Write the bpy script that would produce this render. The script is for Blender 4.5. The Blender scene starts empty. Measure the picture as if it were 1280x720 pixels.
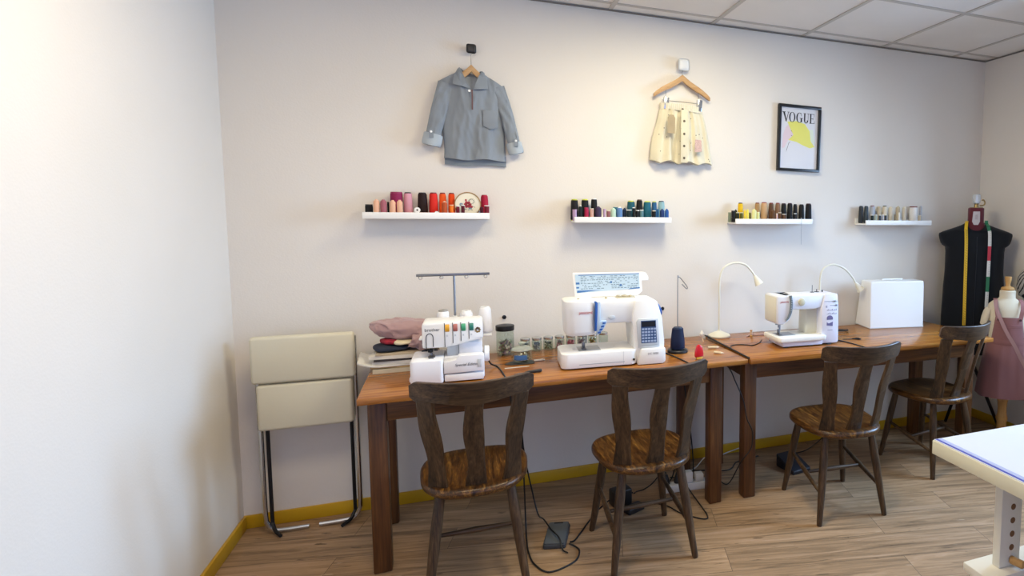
import bpy, bmesh, math, random
from mathutils import Vector, Matrix, noise
random.seed(7)
PI = math.pi
scene = bpy.context.scene
COL = scene.collection

# ------------------------------------------------------------------ helpers
def lin(h):
    h = h.lstrip('#')
    out = []
    for i in (0, 2, 4):
        c = int(h[i:i+2], 16) / 255
        out.append(c/12.92 if c <= .04045 else ((c+.055)/1.055)**2.4)
    return (*out, 1.0)

MATS = {}
def new_mat(name):
    m = bpy.data.materials.new(name)
    m.use_nodes = True
    nt = m.node_tree
    b = nt.nodes['Principled BSDF']
    return m, nt, b

def P(name, col, rough=.5, metal=0., spec=.5, bump=0., bscale=200., var=0., vscale=6., trans=0., coat=0., sheen=0., alpha=1.):
    """plain procedural material: colour with optional slow variation and fine bump"""
    if name in MATS: return MATS[name]
    m, nt, b = new_mat(name)
    c = lin(col) if isinstance(col, str) else col
    b.inputs['Base Color'].default_value = c
    b.inputs['Roughness'].default_value = rough
    b.inputs['Metallic'].default_value = metal
    b.inputs['Specular IOR Level'].default_value = spec
    if trans: b.inputs['Transmission Weight'].default_value = trans
    if coat: b.inputs['Coat Weight'].default_value = coat
    if sheen: b.inputs['Sheen Weight'].default_value = sheen
    tc = nt.nodes.new('ShaderNodeTexCoord')
    if var:
        n = nt.nodes.new('ShaderNodeTexNoise'); n.inputs['Scale'].default_value = vscale; n.inputs['Detail'].default_value = 4
        nt.links.new(tc.outputs['Object'], n.inputs['Vector'])
        hsv = nt.nodes.new('ShaderNodeHueSaturation'); hsv.inputs['Color'].default_value = c
        mr = nt.nodes.new('ShaderNodeMapRange'); mr.inputs['To Min'].default_value = 1-var; mr.inputs['To Max'].default_value = 1+var
        mr.inputs['From Min'].default_value = .3; mr.inputs['From Max'].default_value = .7
        nt.links.new(n.outputs['Fac'], mr.inputs['Value']); nt.links.new(mr.outputs['Result'], hsv.inputs['Value'])
        nt.links.new(hsv.outputs['Color'], b.inputs['Base Color'])
    if bump:
        n = nt.nodes.new('ShaderNodeTexNoise'); n.inputs['Scale'].default_value = bscale; n.inputs['Detail'].default_value = 2
        nt.links.new(tc.outputs['Object'], n.inputs['Vector'])
        bp = nt.nodes.new('ShaderNodeBump'); bp.inputs['Strength'].default_value = bump; bp.inputs['Distance'].default_value = .002
        nt.links.new(n.outputs['Fac'], bp.inputs['Height']); nt.links.new(bp.outputs['Normal'], b.inputs['Normal'])
    MATS[name] = m
    return m

def wood(name, stops, axis='x', scale=14., stretch=.06, rough=.45, dist=1.2, spec=.4, fine=.35):
    """stops: list of (position, hex); grain runs along axis"""
    if name in MATS: return MATS[name]
    m, nt, b = new_mat(name)
    tc = nt.nodes.new('ShaderNodeTexCoord'); mp = nt.nodes.new('ShaderNodeMapping')
    s = [1., 1., 1.]; s['xyz'.index(axis)] = stretch
    mp.inputs['Scale'].default_value = s
    nt.links.new(tc.outputs['Object'], mp.inputs['Vector'])
    n = nt.nodes.new('ShaderNodeTexNoise'); n.inputs['Scale'].default_value = scale; n.inputs['Detail'].default_value = 7
    n.inputs['Roughness'].default_value = .6; n.inputs['Distortion'].default_value = dist
    nt.links.new(mp.outputs['Vector'], n.inputs['Vector'])
    n2 = nt.nodes.new('ShaderNodeTexNoise'); n2.inputs['Scale'].default_value = scale*9; n2.inputs['Detail'].default_value = 3
    nt.links.new(mp.outputs['Vector'], n2.inputs['Vector'])
    mx = nt.nodes.new('ShaderNodeMix'); mx.data_type = 'FLOAT'; mx.inputs[0].default_value = fine
    nt.links.new(n.outputs['Fac'], mx.inputs[2]); nt.links.new(n2.outputs['Fac'], mx.inputs[3])
    r = nt.nodes.new('ShaderNodeValToRGB')
    el = r.color_ramp.elements
    while len(el) < len(stops): el.new(.5)
    for e, (p_, h) in zip(el, stops): e.position = p_; e.color = lin(h)
    nt.links.new(mx.outputs[0], r.inputs['Fac']); nt.links.new(r.outputs['Color'], b.inputs['Base Color'])
    b.inputs['Roughness'].default_value = rough; b.inputs['Specular IOR Level'].default_value = spec
    bp = nt.nodes.new('ShaderNodeBump'); bp.inputs['Strength'].default_value = .25; bp.inputs['Distance'].default_value = .001
    nt.links.new(mx.outputs[0], bp.inputs['Height']); nt.links.new(bp.outputs['Normal'], b.inputs['Normal'])
    MATS[name] = m
    return m

def thread(name, col):
    key = 'thread_' + name
    if key in MATS: return MATS[key]
    m, nt, b = new_mat(key)
    c = lin(col)
    tc = nt.nodes.new('ShaderNodeTexCoord')
    w = nt.nodes.new('ShaderNodeTexWave'); w.bands_direction = 'Z'; w.inputs['Scale'].default_value = 130; w.inputs['Distortion'].default_value = 1.5
    nt.links.new(tc.outputs['Object'], w.inputs['Vector'])
    hsv = nt.nodes.new('ShaderNodeHueSaturation'); hsv.inputs['Color'].default_value = c
    mr = nt.nodes.new('ShaderNodeMapRange'); mr.inputs['To Min'].default_value = .85; mr.inputs['To Max'].default_value = 1.08
    nt.links.new(w.outputs['Fac'], mr.inputs['Value']); nt.links.new(mr.outputs['Result'], hsv.inputs['Value'])
    nt.links.new(hsv.outputs['Color'], b.inputs['Base Color'])
    b.inputs['Roughness'].default_value = .65; b.inputs['Specular IOR Level'].default_value = .25
    bp = nt.nodes.new('ShaderNodeBump'); bp.inputs['Strength'].default_value = .3; bp.inputs['Distance'].default_value = .001
    nt.links.new(w.outputs['Fac'], bp.inputs['Height']); nt.links.new(bp.outputs['Normal'], b.inputs['Normal'])
    MATS[key] = m
    return m

def obj(name, bm, mat, parent=None, ang=35, loc=None):
    me = bpy.data.meshes.new(name)
    bmesh.ops.recalc_face_normals(bm, faces=bm.faces)
    bm.to_mesh(me); bm.free()
    for p in me.polygons: p.use_smooth = True
    me.set_sharp_from_angle(angle=math.radians(ang))
    if mat is not None: me.materials.append(mat)
    o = bpy.data.objects.new(name, me)
    COL.objects.link(o)
    if parent is not None: o.parent = parent
    if loc is not None: o.location = loc
    return o

def tag(o, label, cat, group=None, kind=None):
    o['label'] = label; o['category'] = cat
    if group: o['group'] = group
    if kind: o['kind'] = kind
    return o

def thing(name, label, cat, loc=(0, 0, 0), rz=0., group=None):
    o = bpy.data.objects.new(name, None)
    o.empty_display_size = .05
    COL.objects.link(o)
    o.location = loc; o.rotation_euler = (0, 0, rz)
    return tag(o, label, cat, group)

def struct(name, bm, mat):
    o = obj(name, bm, mat); o['kind'] = 'structure'
    return o

def copy_thing(root, loc, rz, label):
    r = root.copy(); COL.objects.link(r)
    r.location = loc; r.rotation_euler = (0, 0, rz); r['label'] = label
    for ch in list(root.children):
        c = ch.copy(); COL.objects.link(c); c.parent = r
        for g in list(ch.children):
            d = g.copy(); COL.objects.link(d); d.parent = c
    return r

def BM(): return bmesh.new()

def merge(bm, src, M=None):
    if M is not None: bmesh.ops.transform(src, matrix=M, verts=src.verts)
    me = bpy.data.meshes.new('tmp'); src.to_mesh(me); src.free()
    bm.from_mesh(me); bpy.data.meshes.remove(me)

def box(bm, x0, x1, y0, y1, z0, z1, bev=0., seg=2, M=None):
    t = BM()
    bmesh.ops.create_cube(t, size=1)
    bmesh.ops.transform(t, matrix=Matrix.Translation(((x0+x1)/2, (y0+y1)/2, (z0+z1)/2)) @ Matrix.Diagonal((x1-x0, y1-y0, z1-z0, 1)), verts=t.verts)
    if bev: bmesh.ops.bevel(t, geom=t.edges[:], offset=bev, segments=seg, profile=.5, affect='EDGES')
    merge(bm, t, M)

def frame_to(p, d):
    d = Vector(d).normalized()
    q = d.to_track_quat('Z', 'Y')
    return Matrix.Translation(Vector(p)) @ q.to_matrix().to_4x4()

def lathe(bm, prof, seg=24, M=None, cap=True):
    """prof: list of (r, z); revolve around z"""
    t = BM()
    rings = []
    for r, z in prof:
        rings.append([t.verts.new((r*math.cos(2*PI*i/seg), r*math.sin(2*PI*i/seg), z)) for i in range(seg)])
    for A, B in zip(rings, rings[1:]):
        for i in range(seg):
            t.faces.new((A[i], A[(i+1) % seg], B[(i+1) % seg], B[i]))
    if cap:
        t.faces.new(rings[0][::-1]); t.faces.new(rings[-1])
    merge(bm, t, M)

def cyl(bm, p, d, r, h, seg=20, r2=None, bev=0.):
    r2 = r if r2 is None else r2
    prof = [(r, 0), (r2, h)]
    if bev: prof = [(r-bev, 0), (r, bev), (r2, h-bev), (r2-bev, h)]
    lathe(bm, prof, seg, frame_to(p, d))

def smooth_path(pts, n=8):
    """Catmull-Rom through pts"""
    pts = [Vector(p) for p in pts]
    if len(pts) < 3: return pts
    out = []
    P_ = [pts[0]*2-pts[1]] + pts + [pts[-1]*2-pts[-2]]
    for i in range(1, len(P_)-2):
        a, b, c, d = P_[i-1:i+3]
        for k in range(n):
            t = k/n
            out.append(.5*((2*b)+(c-a)*t+(2*a-5*b+4*c-d)*t*t+(3*b-a-3*c+d)*t**3))
    out.append(pts[-1])
    return out

def tube(bm, pts, r, seg=8, cap=True, smooth=0):
    if smooth: pts = smooth_path(pts, smooth)
    pts = [Vector(p) for p in pts]
    n = len(pts)
    rs = r if isinstance(r, (list, tuple)) else [r]*n
    if len(rs) != n:
        rs = [rs[min(int(i*(len(rs)-1)/(n-1)), len(rs)-2)] + (rs[min(int(i*(len(rs)-1)/(n-1))+1, len(rs)-1)] - rs[min(int(i*(len(rs)-1)/(n-1)), len(rs)-2)])*((i*(len(rs)-1)/(n-1)) % 1) for i in range(n)]
    t0 = (pts[1]-pts[0]).normalized()
    up = Vector((0, 0, 1)) if abs(t0.z) < .9 else Vector((1, 0, 0))
    nrm = (up - t0*up.dot(t0)).normalized()
    rings = []
    for i in range(n):
        a = pts[max(i-1, 0)]; c = pts[min(i+1, n-1)]
        t = (c-a).normalized()
        nrm = (nrm - t*nrm.dot(t))
        nrm = nrm.normalized() if nrm.length > 1e-6 else t.orthogonal().normalized()
        bi = t.cross(nrm)
        rings.append([bm.verts.new(pts[i] + (nrm*math.cos(2*PI*k/seg) + bi*math.sin(2*PI*k/seg))*rs[i]) for k in range(seg)])
    for A, B in zip(rings, rings[1:]):
        for k in range(seg): bm.faces.new((A[k], A[(k+1) % seg], B[(k+1) % seg], B[k]))
    if cap:
        bm.faces.new(rings[0][::-1]); bm.faces.new(rings[-1])

def loft(bm, rings, cap=True):
    R = [[bm.verts.new(p) for p in ring] for ring in rings]
    n = len(R[0])
    for A, B in zip(R, R[1:]):
        for k in range(n): bm.faces.new((A[k], A[(k+1) % n], B[(k+1) % n], B[k]))
    if cap:
        bm.faces.new(R[0][::-1]); bm.faces.new(R[-1])
    return R

def prism(bm, pts, h, M=None, bev=0.):
    """polygon in local XY extruded along +Z by h"""
    t = BM()
    vs = [t.verts.new((x, y, 0)) for x, y in pts]
    f = t.faces.new(vs)
    ex = bmesh.ops.extrude_face_region(t, geom=[f])
    bmesh.ops.translate(t, vec=(0, 0, h), verts=[v for v in ex['geom'] if isinstance(v, bmesh.types.BMVert)])
    if bev:
        bmesh.ops.bevel(t, geom=t.edges[:], offset=bev, segments=2, profile=.5, affect='EDGES')
    merge(bm, t, M)

# local XY plane standing up, facing -y : (x, y, z) -> (x, -z, y)
FACE = Matrix(((1, 0, 0, 0), (0, 0, -1, 0), (0, 1, 0, 0), (0, 0, 0, 1)))
def face_at(x, y, z, rz=0., tilt=0.):
    return Matrix.Translation((x, y, z)) @ Matrix.Rotation(rz, 4, 'Z') @ Matrix.Rotation(tilt, 4, 'X') @ FACE

def pillow(bm, xl, xr, ztop, zbot, yf, yb, nu=28, nv=24):
    """closed cloth shell: xl(v),xr(v) edges, ztop(u),zbot(u) in -1..1, yf(u,v) front y, yb(u,v) back y (or (front,back) ztop pair)"""
    zt = ztop if isinstance(ztop, tuple) else (ztop, ztop)
    G = []
    for side, yy in ((0, yf), (1, yb)):
        g = []
        for j in range(nv+1):
            v = j/nv; row = []
            for i in range(nu+1):
                u = -1+2*i/nu
                x = xl(v)+(xr(v)-xl(v))*(u+1)/2
                z = zt[side](u)*(1-v)+zbot(u)*v
                row.append(bm.verts.new((x, yy(u, v), z)))
            g.append(row)
        G.append(g)
    F, B = G
    for j in range(nv):
        for i in range(nu):
            bm.faces.new((F[j][i], F[j+1][i], F[j+1][i+1], F[j][i+1]))
            bm.faces.new((B[j][i], B[j][i+1], B[j+1][i+1], B[j+1][i]))
        bm.faces.new((F[j][0], B[j][0], B[j+1][0], F[j+1][0]))
        bm.faces.new((F[j][nu], F[j+1][nu], B[j+1][nu], B[j][nu]))
    for i in range(nu):
        bm.faces.new((F[0][i], F[0][i+1], B[0][i+1], B[0][i]))
        bm.faces.new((F[nv][i], B[nv][i], B[nv][i+1], F[nv][i+1]))

def text_bm(s, size, ext=.0004, shear=0., align='CENTER', spacing=1.):
    cu = bpy.data.curves.new('txt', 'FONT')
    cu.body = s; cu.size = size; cu.extrude = ext; cu.shear = shear; cu.align_x = align; cu.align_y = 'CENTER'
    cu.space_character = spacing; cu.resolution_u = 3
    o = bpy.data.objects.new('txt', cu); COL.objects.link(o)
    dg = bpy.context.evaluated_depsgraph_get()
    me = bpy.data.meshes.new_from_object(o.evaluated_get(dg))
    t = BM(); t.from_mesh(me)
    bpy.data.objects.remove(o); bpy.data.curves.remove(cu); bpy.data.meshes.remove(me)
    return t

def lettering(s, size, mat, parent, M, shear=0., spacing=1., name='lettering', ext=.0004):
    bm = BM(); merge(bm, text_bm(s, size, ext, shear, spacing=spacing), M)
    return obj(name, bm, mat, parent)

def nz(x, y, z, s=1.): return noise.noise(Vector((x*s, y*s, z*s)))

# ------------------------------------------------------------------ materials
WHITE = P('white_plastic', '#EEEEEC', .35)
WHITE2 = P('cool_white_plastic', '#E9EAEE', .35)
CREAMPL = P('cream_plastic', '#DDD8C4', .45)
GREYPL = P('grey_plastic', '#8E9399', .4)
LGREY = P('light_grey_plastic', '#C9CED2', .4)
BLACK = P('black_plastic', '#131315', .45)
DARK = P('dark_grey_plastic', '#3A3C40', .5)
CABLE = P('cable_black', '#0C0C0D', .5)
WCABLE = P('cable_white', '#D8D8D6', .5)
CHROME = P('chrome', '#C9CBCE', .22, metal=1.)
STEEL = P('brushed_steel', '#8C8C8C', .35, metal=1.)
IRON = P('dark_iron', '#2A2A2C', .4, metal=.7)
PAINTW = P('white_shelf_paint', '#F0EFEA', .4)
def glass_mat(name, col='#F4F8F6', rough=.03, milk=0.):
    if name in MATS: return MATS[name]
    m, nt, b = new_mat(name)
    # thin clear wall: mostly transparent, mirror reflection growing towards grazing angles
    tr = nt.nodes.new('ShaderNodeBsdfTransparent'); tr.inputs['Color'].default_value = lin(col)
    gl = nt.nodes.new('ShaderNodeBsdfGlossy'); gl.inputs['Roughness'].default_value = rough
    lw = nt.nodes.new('ShaderNodeLayerWeight'); lw.inputs['Blend'].default_value = .5
    pw = nt.nodes.new('ShaderNodeMath'); pw.operation = 'POWER'; pw.inputs[1].default_value = 4.
    fr = nt.nodes.new('ShaderNodeMapRange'); fr.inputs['To Min'].default_value = .04; fr.inputs['To Max'].default_value = .4
    nt.links.new(lw.outputs['Facing'], pw.inputs[0]); nt.links.new(pw.outputs['Value'], fr.inputs['Value'])
    mx = nt.nodes.new('ShaderNodeMixShader')
    nt.links.new(fr.outputs['Result'], mx.inputs['Fac']); nt.links.new(tr.outputs['BSDF'], mx.inputs[1]); nt.links.new(gl.outputs['BSDF'], mx.inputs[2])
    if milk:
        df = nt.nodes.new('ShaderNodeBsdfDiffuse'); df.inputs['Color'].default_value = lin('#E4EAE4')
        m2 = nt.nodes.new('ShaderNodeMixShader'); m2.inputs['Fac'].default_value = milk
        nt.links.new(mx.outputs['Shader'], m2.inputs[1]); nt.links.new(df.outputs['BSDF'], m2.inputs[2]); mx = m2
    nt.links.new(mx.outputs['Shader'], nt.nodes['Material Output'].inputs['Surface'])
    MATS[name] = m
    return m
GLASS = glass_mat('clear_glass')
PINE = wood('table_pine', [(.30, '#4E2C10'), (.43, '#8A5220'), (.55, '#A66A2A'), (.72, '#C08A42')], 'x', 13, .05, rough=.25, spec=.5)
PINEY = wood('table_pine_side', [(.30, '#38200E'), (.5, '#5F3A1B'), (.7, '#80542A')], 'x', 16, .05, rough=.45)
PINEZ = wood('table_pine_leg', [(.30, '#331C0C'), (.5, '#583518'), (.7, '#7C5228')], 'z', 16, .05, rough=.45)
OAKX = wood('chair_oak_rail', [(.34, '#1C120A'), (.46, '#3E2C1B'), (.56, '#523D28'), (.68, '#6B5236')], 'x', 22, .05, rough=.45)
OAKZ = wood('chair_oak_splat', [(.34, '#1A110A'), (.46, '#3C2A19'), (.56, '#4F3A25'), (.68, '#684F33')], 'z', 22, .05, rough=.45)
SEATW = wood('chair_oak_seat', [(.36, '#150B04'), (.46, '#3C230D'), (.55, '#5A3A18'), (.66, '#8A6028')], 'y', 26, .12, rough=.35, dist=2.5)
BEECH = wood('hanger_beech', [(.3, '#AE8252'), (.55, '#C09868'), (.75, '#CCA97C')], 'x', 20, .1, rough=.45)
BEECHZ = wood('stand_beech', [(.3, '#A67A44'), (.55, '#C09458'), (.75, '#CFA76E')], 'z', 20, .1, rough=.45)

# ------------------------------------------------------------------ room
XL, XR, YB, HC = -1.0, 3.4465, -5.2, 2.5814

def wall_mat():
    m, nt, b = new_mat('wall_paint')
    tc = nt.nodes.new('ShaderNodeTexCoord')
    n = nt.nodes.new('ShaderNodeTexNoise'); n.inputs['Scale'].default_value = 1.3; n.inputs['Detail'].default_value = 3
    nt.links.new(tc.outputs['Object'], n.inputs['Vector'])
    r = nt.nodes.new('ShaderNodeValToRGB')
    r.color_ramp.elements[0].position = .3; r.color_ramp.elements[0].color = lin('#DED7CC')
    r.color_ramp.elements[1].position = .7; r.color_ramp.elements[1].color = lin('#E3DCD2')
    nt.links.new(n.outputs['Fac'], r.inputs['Fac']); nt.links.new(r.outputs['Color'], b.inputs['Base Color'])
    v = nt.nodes.new('ShaderNodeTexVoronoi'); v.inputs['Scale'].default_value = 130
    nt.links.new(tc.outputs['Object'], v.inputs['Vector'])
    bp = nt.nodes.new('ShaderNodeBump'); bp.inputs['Strength'].default_value = .12; bp.inputs['Distance'].default_value = .002
    nt.links.new(v.outputs['Distance'], bp.inputs['Height']); nt.links.new(bp.outputs['Normal'], b.inputs['Normal'])
    b.inputs['Roughness'].default_value = .75; b.inputs['Specular IOR Level'].default_value = .25
    return m
WALL = wall_mat()

def floor_mat():
    m, nt, b = new_mat('floor_planks')
    tc = nt.nodes.new('ShaderNodeTexCoord')
    rot = nt.nodes.new('ShaderNodeMapping'); rot.inputs['Rotation'].default_value = (0, 0, math.radians(12.5))
    nt.links.new(tc.outputs['Object'], rot.inputs['Vector'])
    br = nt.nodes.new('ShaderNodeTexBrick')
    br.offset = .37; br.inputs['Scale'].default_value = 1.; br.inputs['Brick Width'].default_value = 1.21
    br.inputs['Row Height'].default_value = .18; br.inputs['Mortar Size'].default_value = .0012; br.inputs['Mortar Smooth'].default_value = .3
    br.inputs['Color1'].default_value = (0, 0, 0, 1); br.inputs['Color2'].default_value = (1, 1, 1, 1); br.inputs['Mortar'].default_value = (.5, .5, .5, 1)
    br.inputs['Bias'].default_value = 0
    nt.links.new(rot.outputs['Vector'], br.inputs['Vector'])
    # grain, offset per plank
    mp = nt.nodes.new('ShaderNodeMapping'); mp.inputs['Scale'].default_value = (.9, 13., 1.)
    nt.links.new(rot.outputs['Vector'], mp.inputs['Vector'])
    add = nt.nodes.new('ShaderNodeVectorMath'); add.operation = 'ADD'
    sc = nt.nodes.new('ShaderNodeVectorMath'); sc.operation = 'SCALE'; sc.inputs['Scale'].default_value = 9.
    nt.links.new(br.outputs['Color'], sc.inputs[0]); nt.links.new(sc.outputs['Vector'], add.inputs[1]); nt.links.new(mp.outputs['Vector'], add.inputs[0])
    n = nt.nodes.new('ShaderNodeTexNoise'); n.inputs['Scale'].default_value = 2.2; n.inputs['Detail'].default_value = 8; n.inputs['Roughness'].default_value = .66; n.inputs['Distortion'].default_value = .7
    nt.links.new(add.outputs['Vector'], n.inputs['Vector'])
    r = nt.nodes.new('ShaderNodeValToRGB')
    el = r.color_ramp.elements
    el.new(.5); el.new(.6)
    for e, (p_, h) in zip(el, [(.26, '#604C38'), (.42, '#8C7052'), (.55, '#A48462'), (.74, '#B8987A')]): e.position = p_; e.color = lin(h)
    nt.links.new(n.outputs['Fac'], r.inputs['Fac'])
    hsv = nt.nodes.new('ShaderNodeHueSaturation')
    mr = nt.nodes.new('ShaderNodeMapRange'); mr.inputs['To Min'].default_value = .88; mr.inputs['To Max'].default_value = 1.06
    nt.links.new(br.outputs['Color'], mr.inputs['Value']); nt.links.new(mr.outputs['Result'], hsv.inputs['Value'])
    nt.links.new(r.outputs['Color'], hsv.inputs['Color'])
    mx = nt.nodes.new('ShaderNodeMix'); mx.data_type = 'RGBA'; mx.blend_type = 'MIX'
    nt.links.new(br.outputs['Fac'], mx.inputs[0]); nt.links.new(hsv.outputs['Color'], mx.inputs[6]); mx.inputs[7].default_value = lin('#5E4E3E')
    # dark knots and scratches, pale worn flecks
    last = mx.outputs[2]
    for (sx, sy, sc_, lo, hi, hexc) in ((2.2, 11., 2.6, .66, .72, '#4A3A2A'), (3.5, 26., 2., .68, .76, '#C4AE94'), (5., 40., 2.4, .67, .73, '#54432F')):
        m3 = nt.nodes.new('ShaderNodeMapping'); m3.inputs['Scale'].default_value = (sx, sy, 1.); m3.inputs['Location'].default_value = (sx*3.1, sy, 0)
        nt.links.new(rot.outputs['Vector'], m3.inputs['Vector'])
        n3 = nt.nodes.new('ShaderNodeTexNoise'); n3.inputs['Scale'].default_value = sc_; n3.inputs['Detail'].default_value = 5; n3.inputs['Distortion'].default_value = .4
        nt.links.new(m3.outputs['Vector'], n3.inputs['Vector'])
        q = nt.nodes.new('ShaderNodeMapRange'); q.inputs['From Min'].default_value = lo; q.inputs['From Max'].default_value = hi; q.inputs['To Max'].default_value = .75
        nt.links.new(n3.outputs['Fac'], q.inputs['Value'])
        mk = nt.nodes.new('ShaderNodeMix'); mk.data_type = 'RGBA'
        nt.links.new(q.outputs['Result'], mk.inputs[0]); nt.links.new(last, mk.inputs[6]); mk.inputs[7].default_value = lin(hexc); last = mk.outputs[2]
    nt.links.new(last, b.inputs['Base Color'])
    b.inputs['Roughness'].default_value = .5; b.inputs['Specular IOR Level'].default_value = .3
    return m

bm = BM(); box(bm, XL-.1, XR+.1, YB, .1, -.1, 0); struct('floor', bm, floor_mat())
bm = BM(); box(bm, XL-.1, XR+.1, 0, .1, 0, HC); struct('wall_back', bm, WALL)
bm = BM(); box(bm, XL-.1, XL, YB, 0, 0, HC); struct('wall_left', bm, WALL)
# right wall with two window openings towards the viewer
W1, W2, WZ0, WZ1 = (-1.95, -.85), (-3.5, -2.3), .95, 2.16
bm = BM()
xr0, xr1 = XR, XR+.16
box(bm, xr0, xr1, YB, .1, 0, WZ0); box(bm, xr0, xr1, YB, .1, WZ1, HC)
box(bm, xr0, xr1, W1[1], .1, WZ0, WZ1); box(bm, xr0, xr1, W2[1], W1[0], WZ0, WZ1); box(bm, xr0, xr1, YB, W2[0], WZ0, WZ1)
struct('wall_right', bm, WALL)
bm = BM()   # front wall behind the viewer, its opening invented to admit added fill light
S0, S1, SZ0, SZ1 = -.85, 1.45, .5, 2.35
box(bm, XL-.1, S0, YB, YB+.1, 0, HC); box(bm, S1, XR+.16, YB, YB+.1, 0, HC); box(bm, S0, S1, YB, YB+.1, 0, SZ0); box(bm, S0, S1, YB, YB+.1, SZ1, HC)
struct('wall_front', bm, WALL)
FRAMEW = P('window_frame_white', '#E8E8E4', .4)
for k, (a, b_) in enumerate((W1, W2)):
    bm = BM()
    for (y0, y1, z0, z1) in ((a, a+.05, WZ0, WZ1), (b_-.05, b_, WZ0, WZ1), (a, b_, WZ0, WZ0+.05), (a, b_, WZ1-.05, WZ1), ((a+b_)/2-.025, (a+b_)/2+.025, WZ0, WZ1)):
        box(bm, xr0+.05, xr0+.1, y0, y1, z0, z1, .004)
    struct('window_%d' % (k+1), bm, FRAMEW)
CEILM = P('ceiling_tile', '#E6E1DA', .85, spec=.15, bump=.15, bscale=260, var=.03, vscale=3)
bm = BM(); box(bm, XL-.1, XR+.1, YB, .1, HC, HC+.08); struct('ceiling', bm, CEILM)
GRIDM = P('ceiling_grid', '#BDB6AC', .5)
bm = BM()
x = .743
while x > XL: x -= .6
x += .6
while x < XR:
    box(bm, x-.012, x+.012, YB, -.001, HC-.004, HC-.0002); x += .6
y = -.1057
while y > YB:
    box(bm, XL, XR-.001, y-.012, y+.012, HC-.0038, HC-.0001); y -= .6
struct('trim_1', bm, GRIDM)
# wall angle under the ceiling
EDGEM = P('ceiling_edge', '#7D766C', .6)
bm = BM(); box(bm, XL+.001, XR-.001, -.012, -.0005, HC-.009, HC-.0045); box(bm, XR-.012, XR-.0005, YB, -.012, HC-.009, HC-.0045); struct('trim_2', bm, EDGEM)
YELLOW = P('yellow_skirting', '#C79C16', .45, var=.06, vscale=4)
bm = BM(); box(bm, XL+.001, XR-.001, -.013, -.0005, .0005, .062, .002); struct('baseboard_back', bm, YELLOW)
bm = BM(); box(bm, XR-.013, XR-.0005, YB, -.014, .0005, .062, .002); struct('baseboard_right', bm, YELLOW)
bm = BM(); box(bm, XL+.0005, XL+.013, YB, -.014, .0005, .062, .002); struct('baseboard_left', bm, YELLOW)
# two dark bolts left in the wall above the tables
for x, lab in ((.168, 'small dark bolt in the wall above the big jar'), (1.043, 'small dark bolt in the wall beside the thread stand')):
    bm = BM(); cyl(bm, (x, -.0005, .93), (0, -1, 0), .011, .006, 12, .008); lathe(bm, [(.005, 0), (.004, .004)], 6, frame_to((x, -.0065, .93), (0, -1, 0)))
    tag(obj('wall_bolt', bm, IRON), lab, 'bolt', 'dark bolts in the wall')

# ------------------------------------------------------------------ two pine tables
ZT = .76
def table(label, fl, fr, depth, inset_l, inset_r, leg=.068):
    dx, dy = fr[0]-fl[0], fr[1]-fl[1]
    L = math.hypot(dx, dy); rz = math.atan2(dy, dx)
    t = thing('wooden_table', label, 'table', (fl[0], fl[1], 0), rz, 'pine work tables along the wall')
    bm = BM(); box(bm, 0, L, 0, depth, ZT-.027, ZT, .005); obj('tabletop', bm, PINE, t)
    xl, xr, yf, yb = inset_l, L-inset_r-leg, .085, depth-.05-leg
    for x, y in ((xl, yf), (xr, yf), (xl, yb), (xr, yb)):
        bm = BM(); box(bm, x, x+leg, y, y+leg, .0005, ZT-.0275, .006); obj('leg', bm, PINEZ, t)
    az0, az1 = ZT-.125, ZT-.0275
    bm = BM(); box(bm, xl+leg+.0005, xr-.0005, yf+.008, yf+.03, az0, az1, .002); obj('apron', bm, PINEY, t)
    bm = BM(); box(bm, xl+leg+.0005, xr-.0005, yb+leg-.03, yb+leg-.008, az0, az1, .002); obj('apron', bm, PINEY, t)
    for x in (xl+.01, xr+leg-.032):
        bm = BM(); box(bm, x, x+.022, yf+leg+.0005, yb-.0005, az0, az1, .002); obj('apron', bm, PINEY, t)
    return t
table('pine table at the left carrying the overlocker and the computerised sewing machine', (-.412, -.715), (1.283, -.655), .62, .025, .10)
table('pine table at the right carrying the small sewing machine and the white case', (1.292, -.665), (2.885, -.69), .64, .008, .058)

# ------------------------------------------------------------------ chairs
def superell(a, b, e, n=40, taper=0., ox=0., oy=0.):
    out = []
    for i in range(n):
        t = 2*PI*i/n
        c, s = math.cos(t), math.sin(t)
        y = b*math.copysign(abs(s)**e, s)
        x = a*math.copysign(abs(c)**e, c)*(1+taper*y/b)
        out.append((x+ox, y+oy))
    return out

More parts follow.
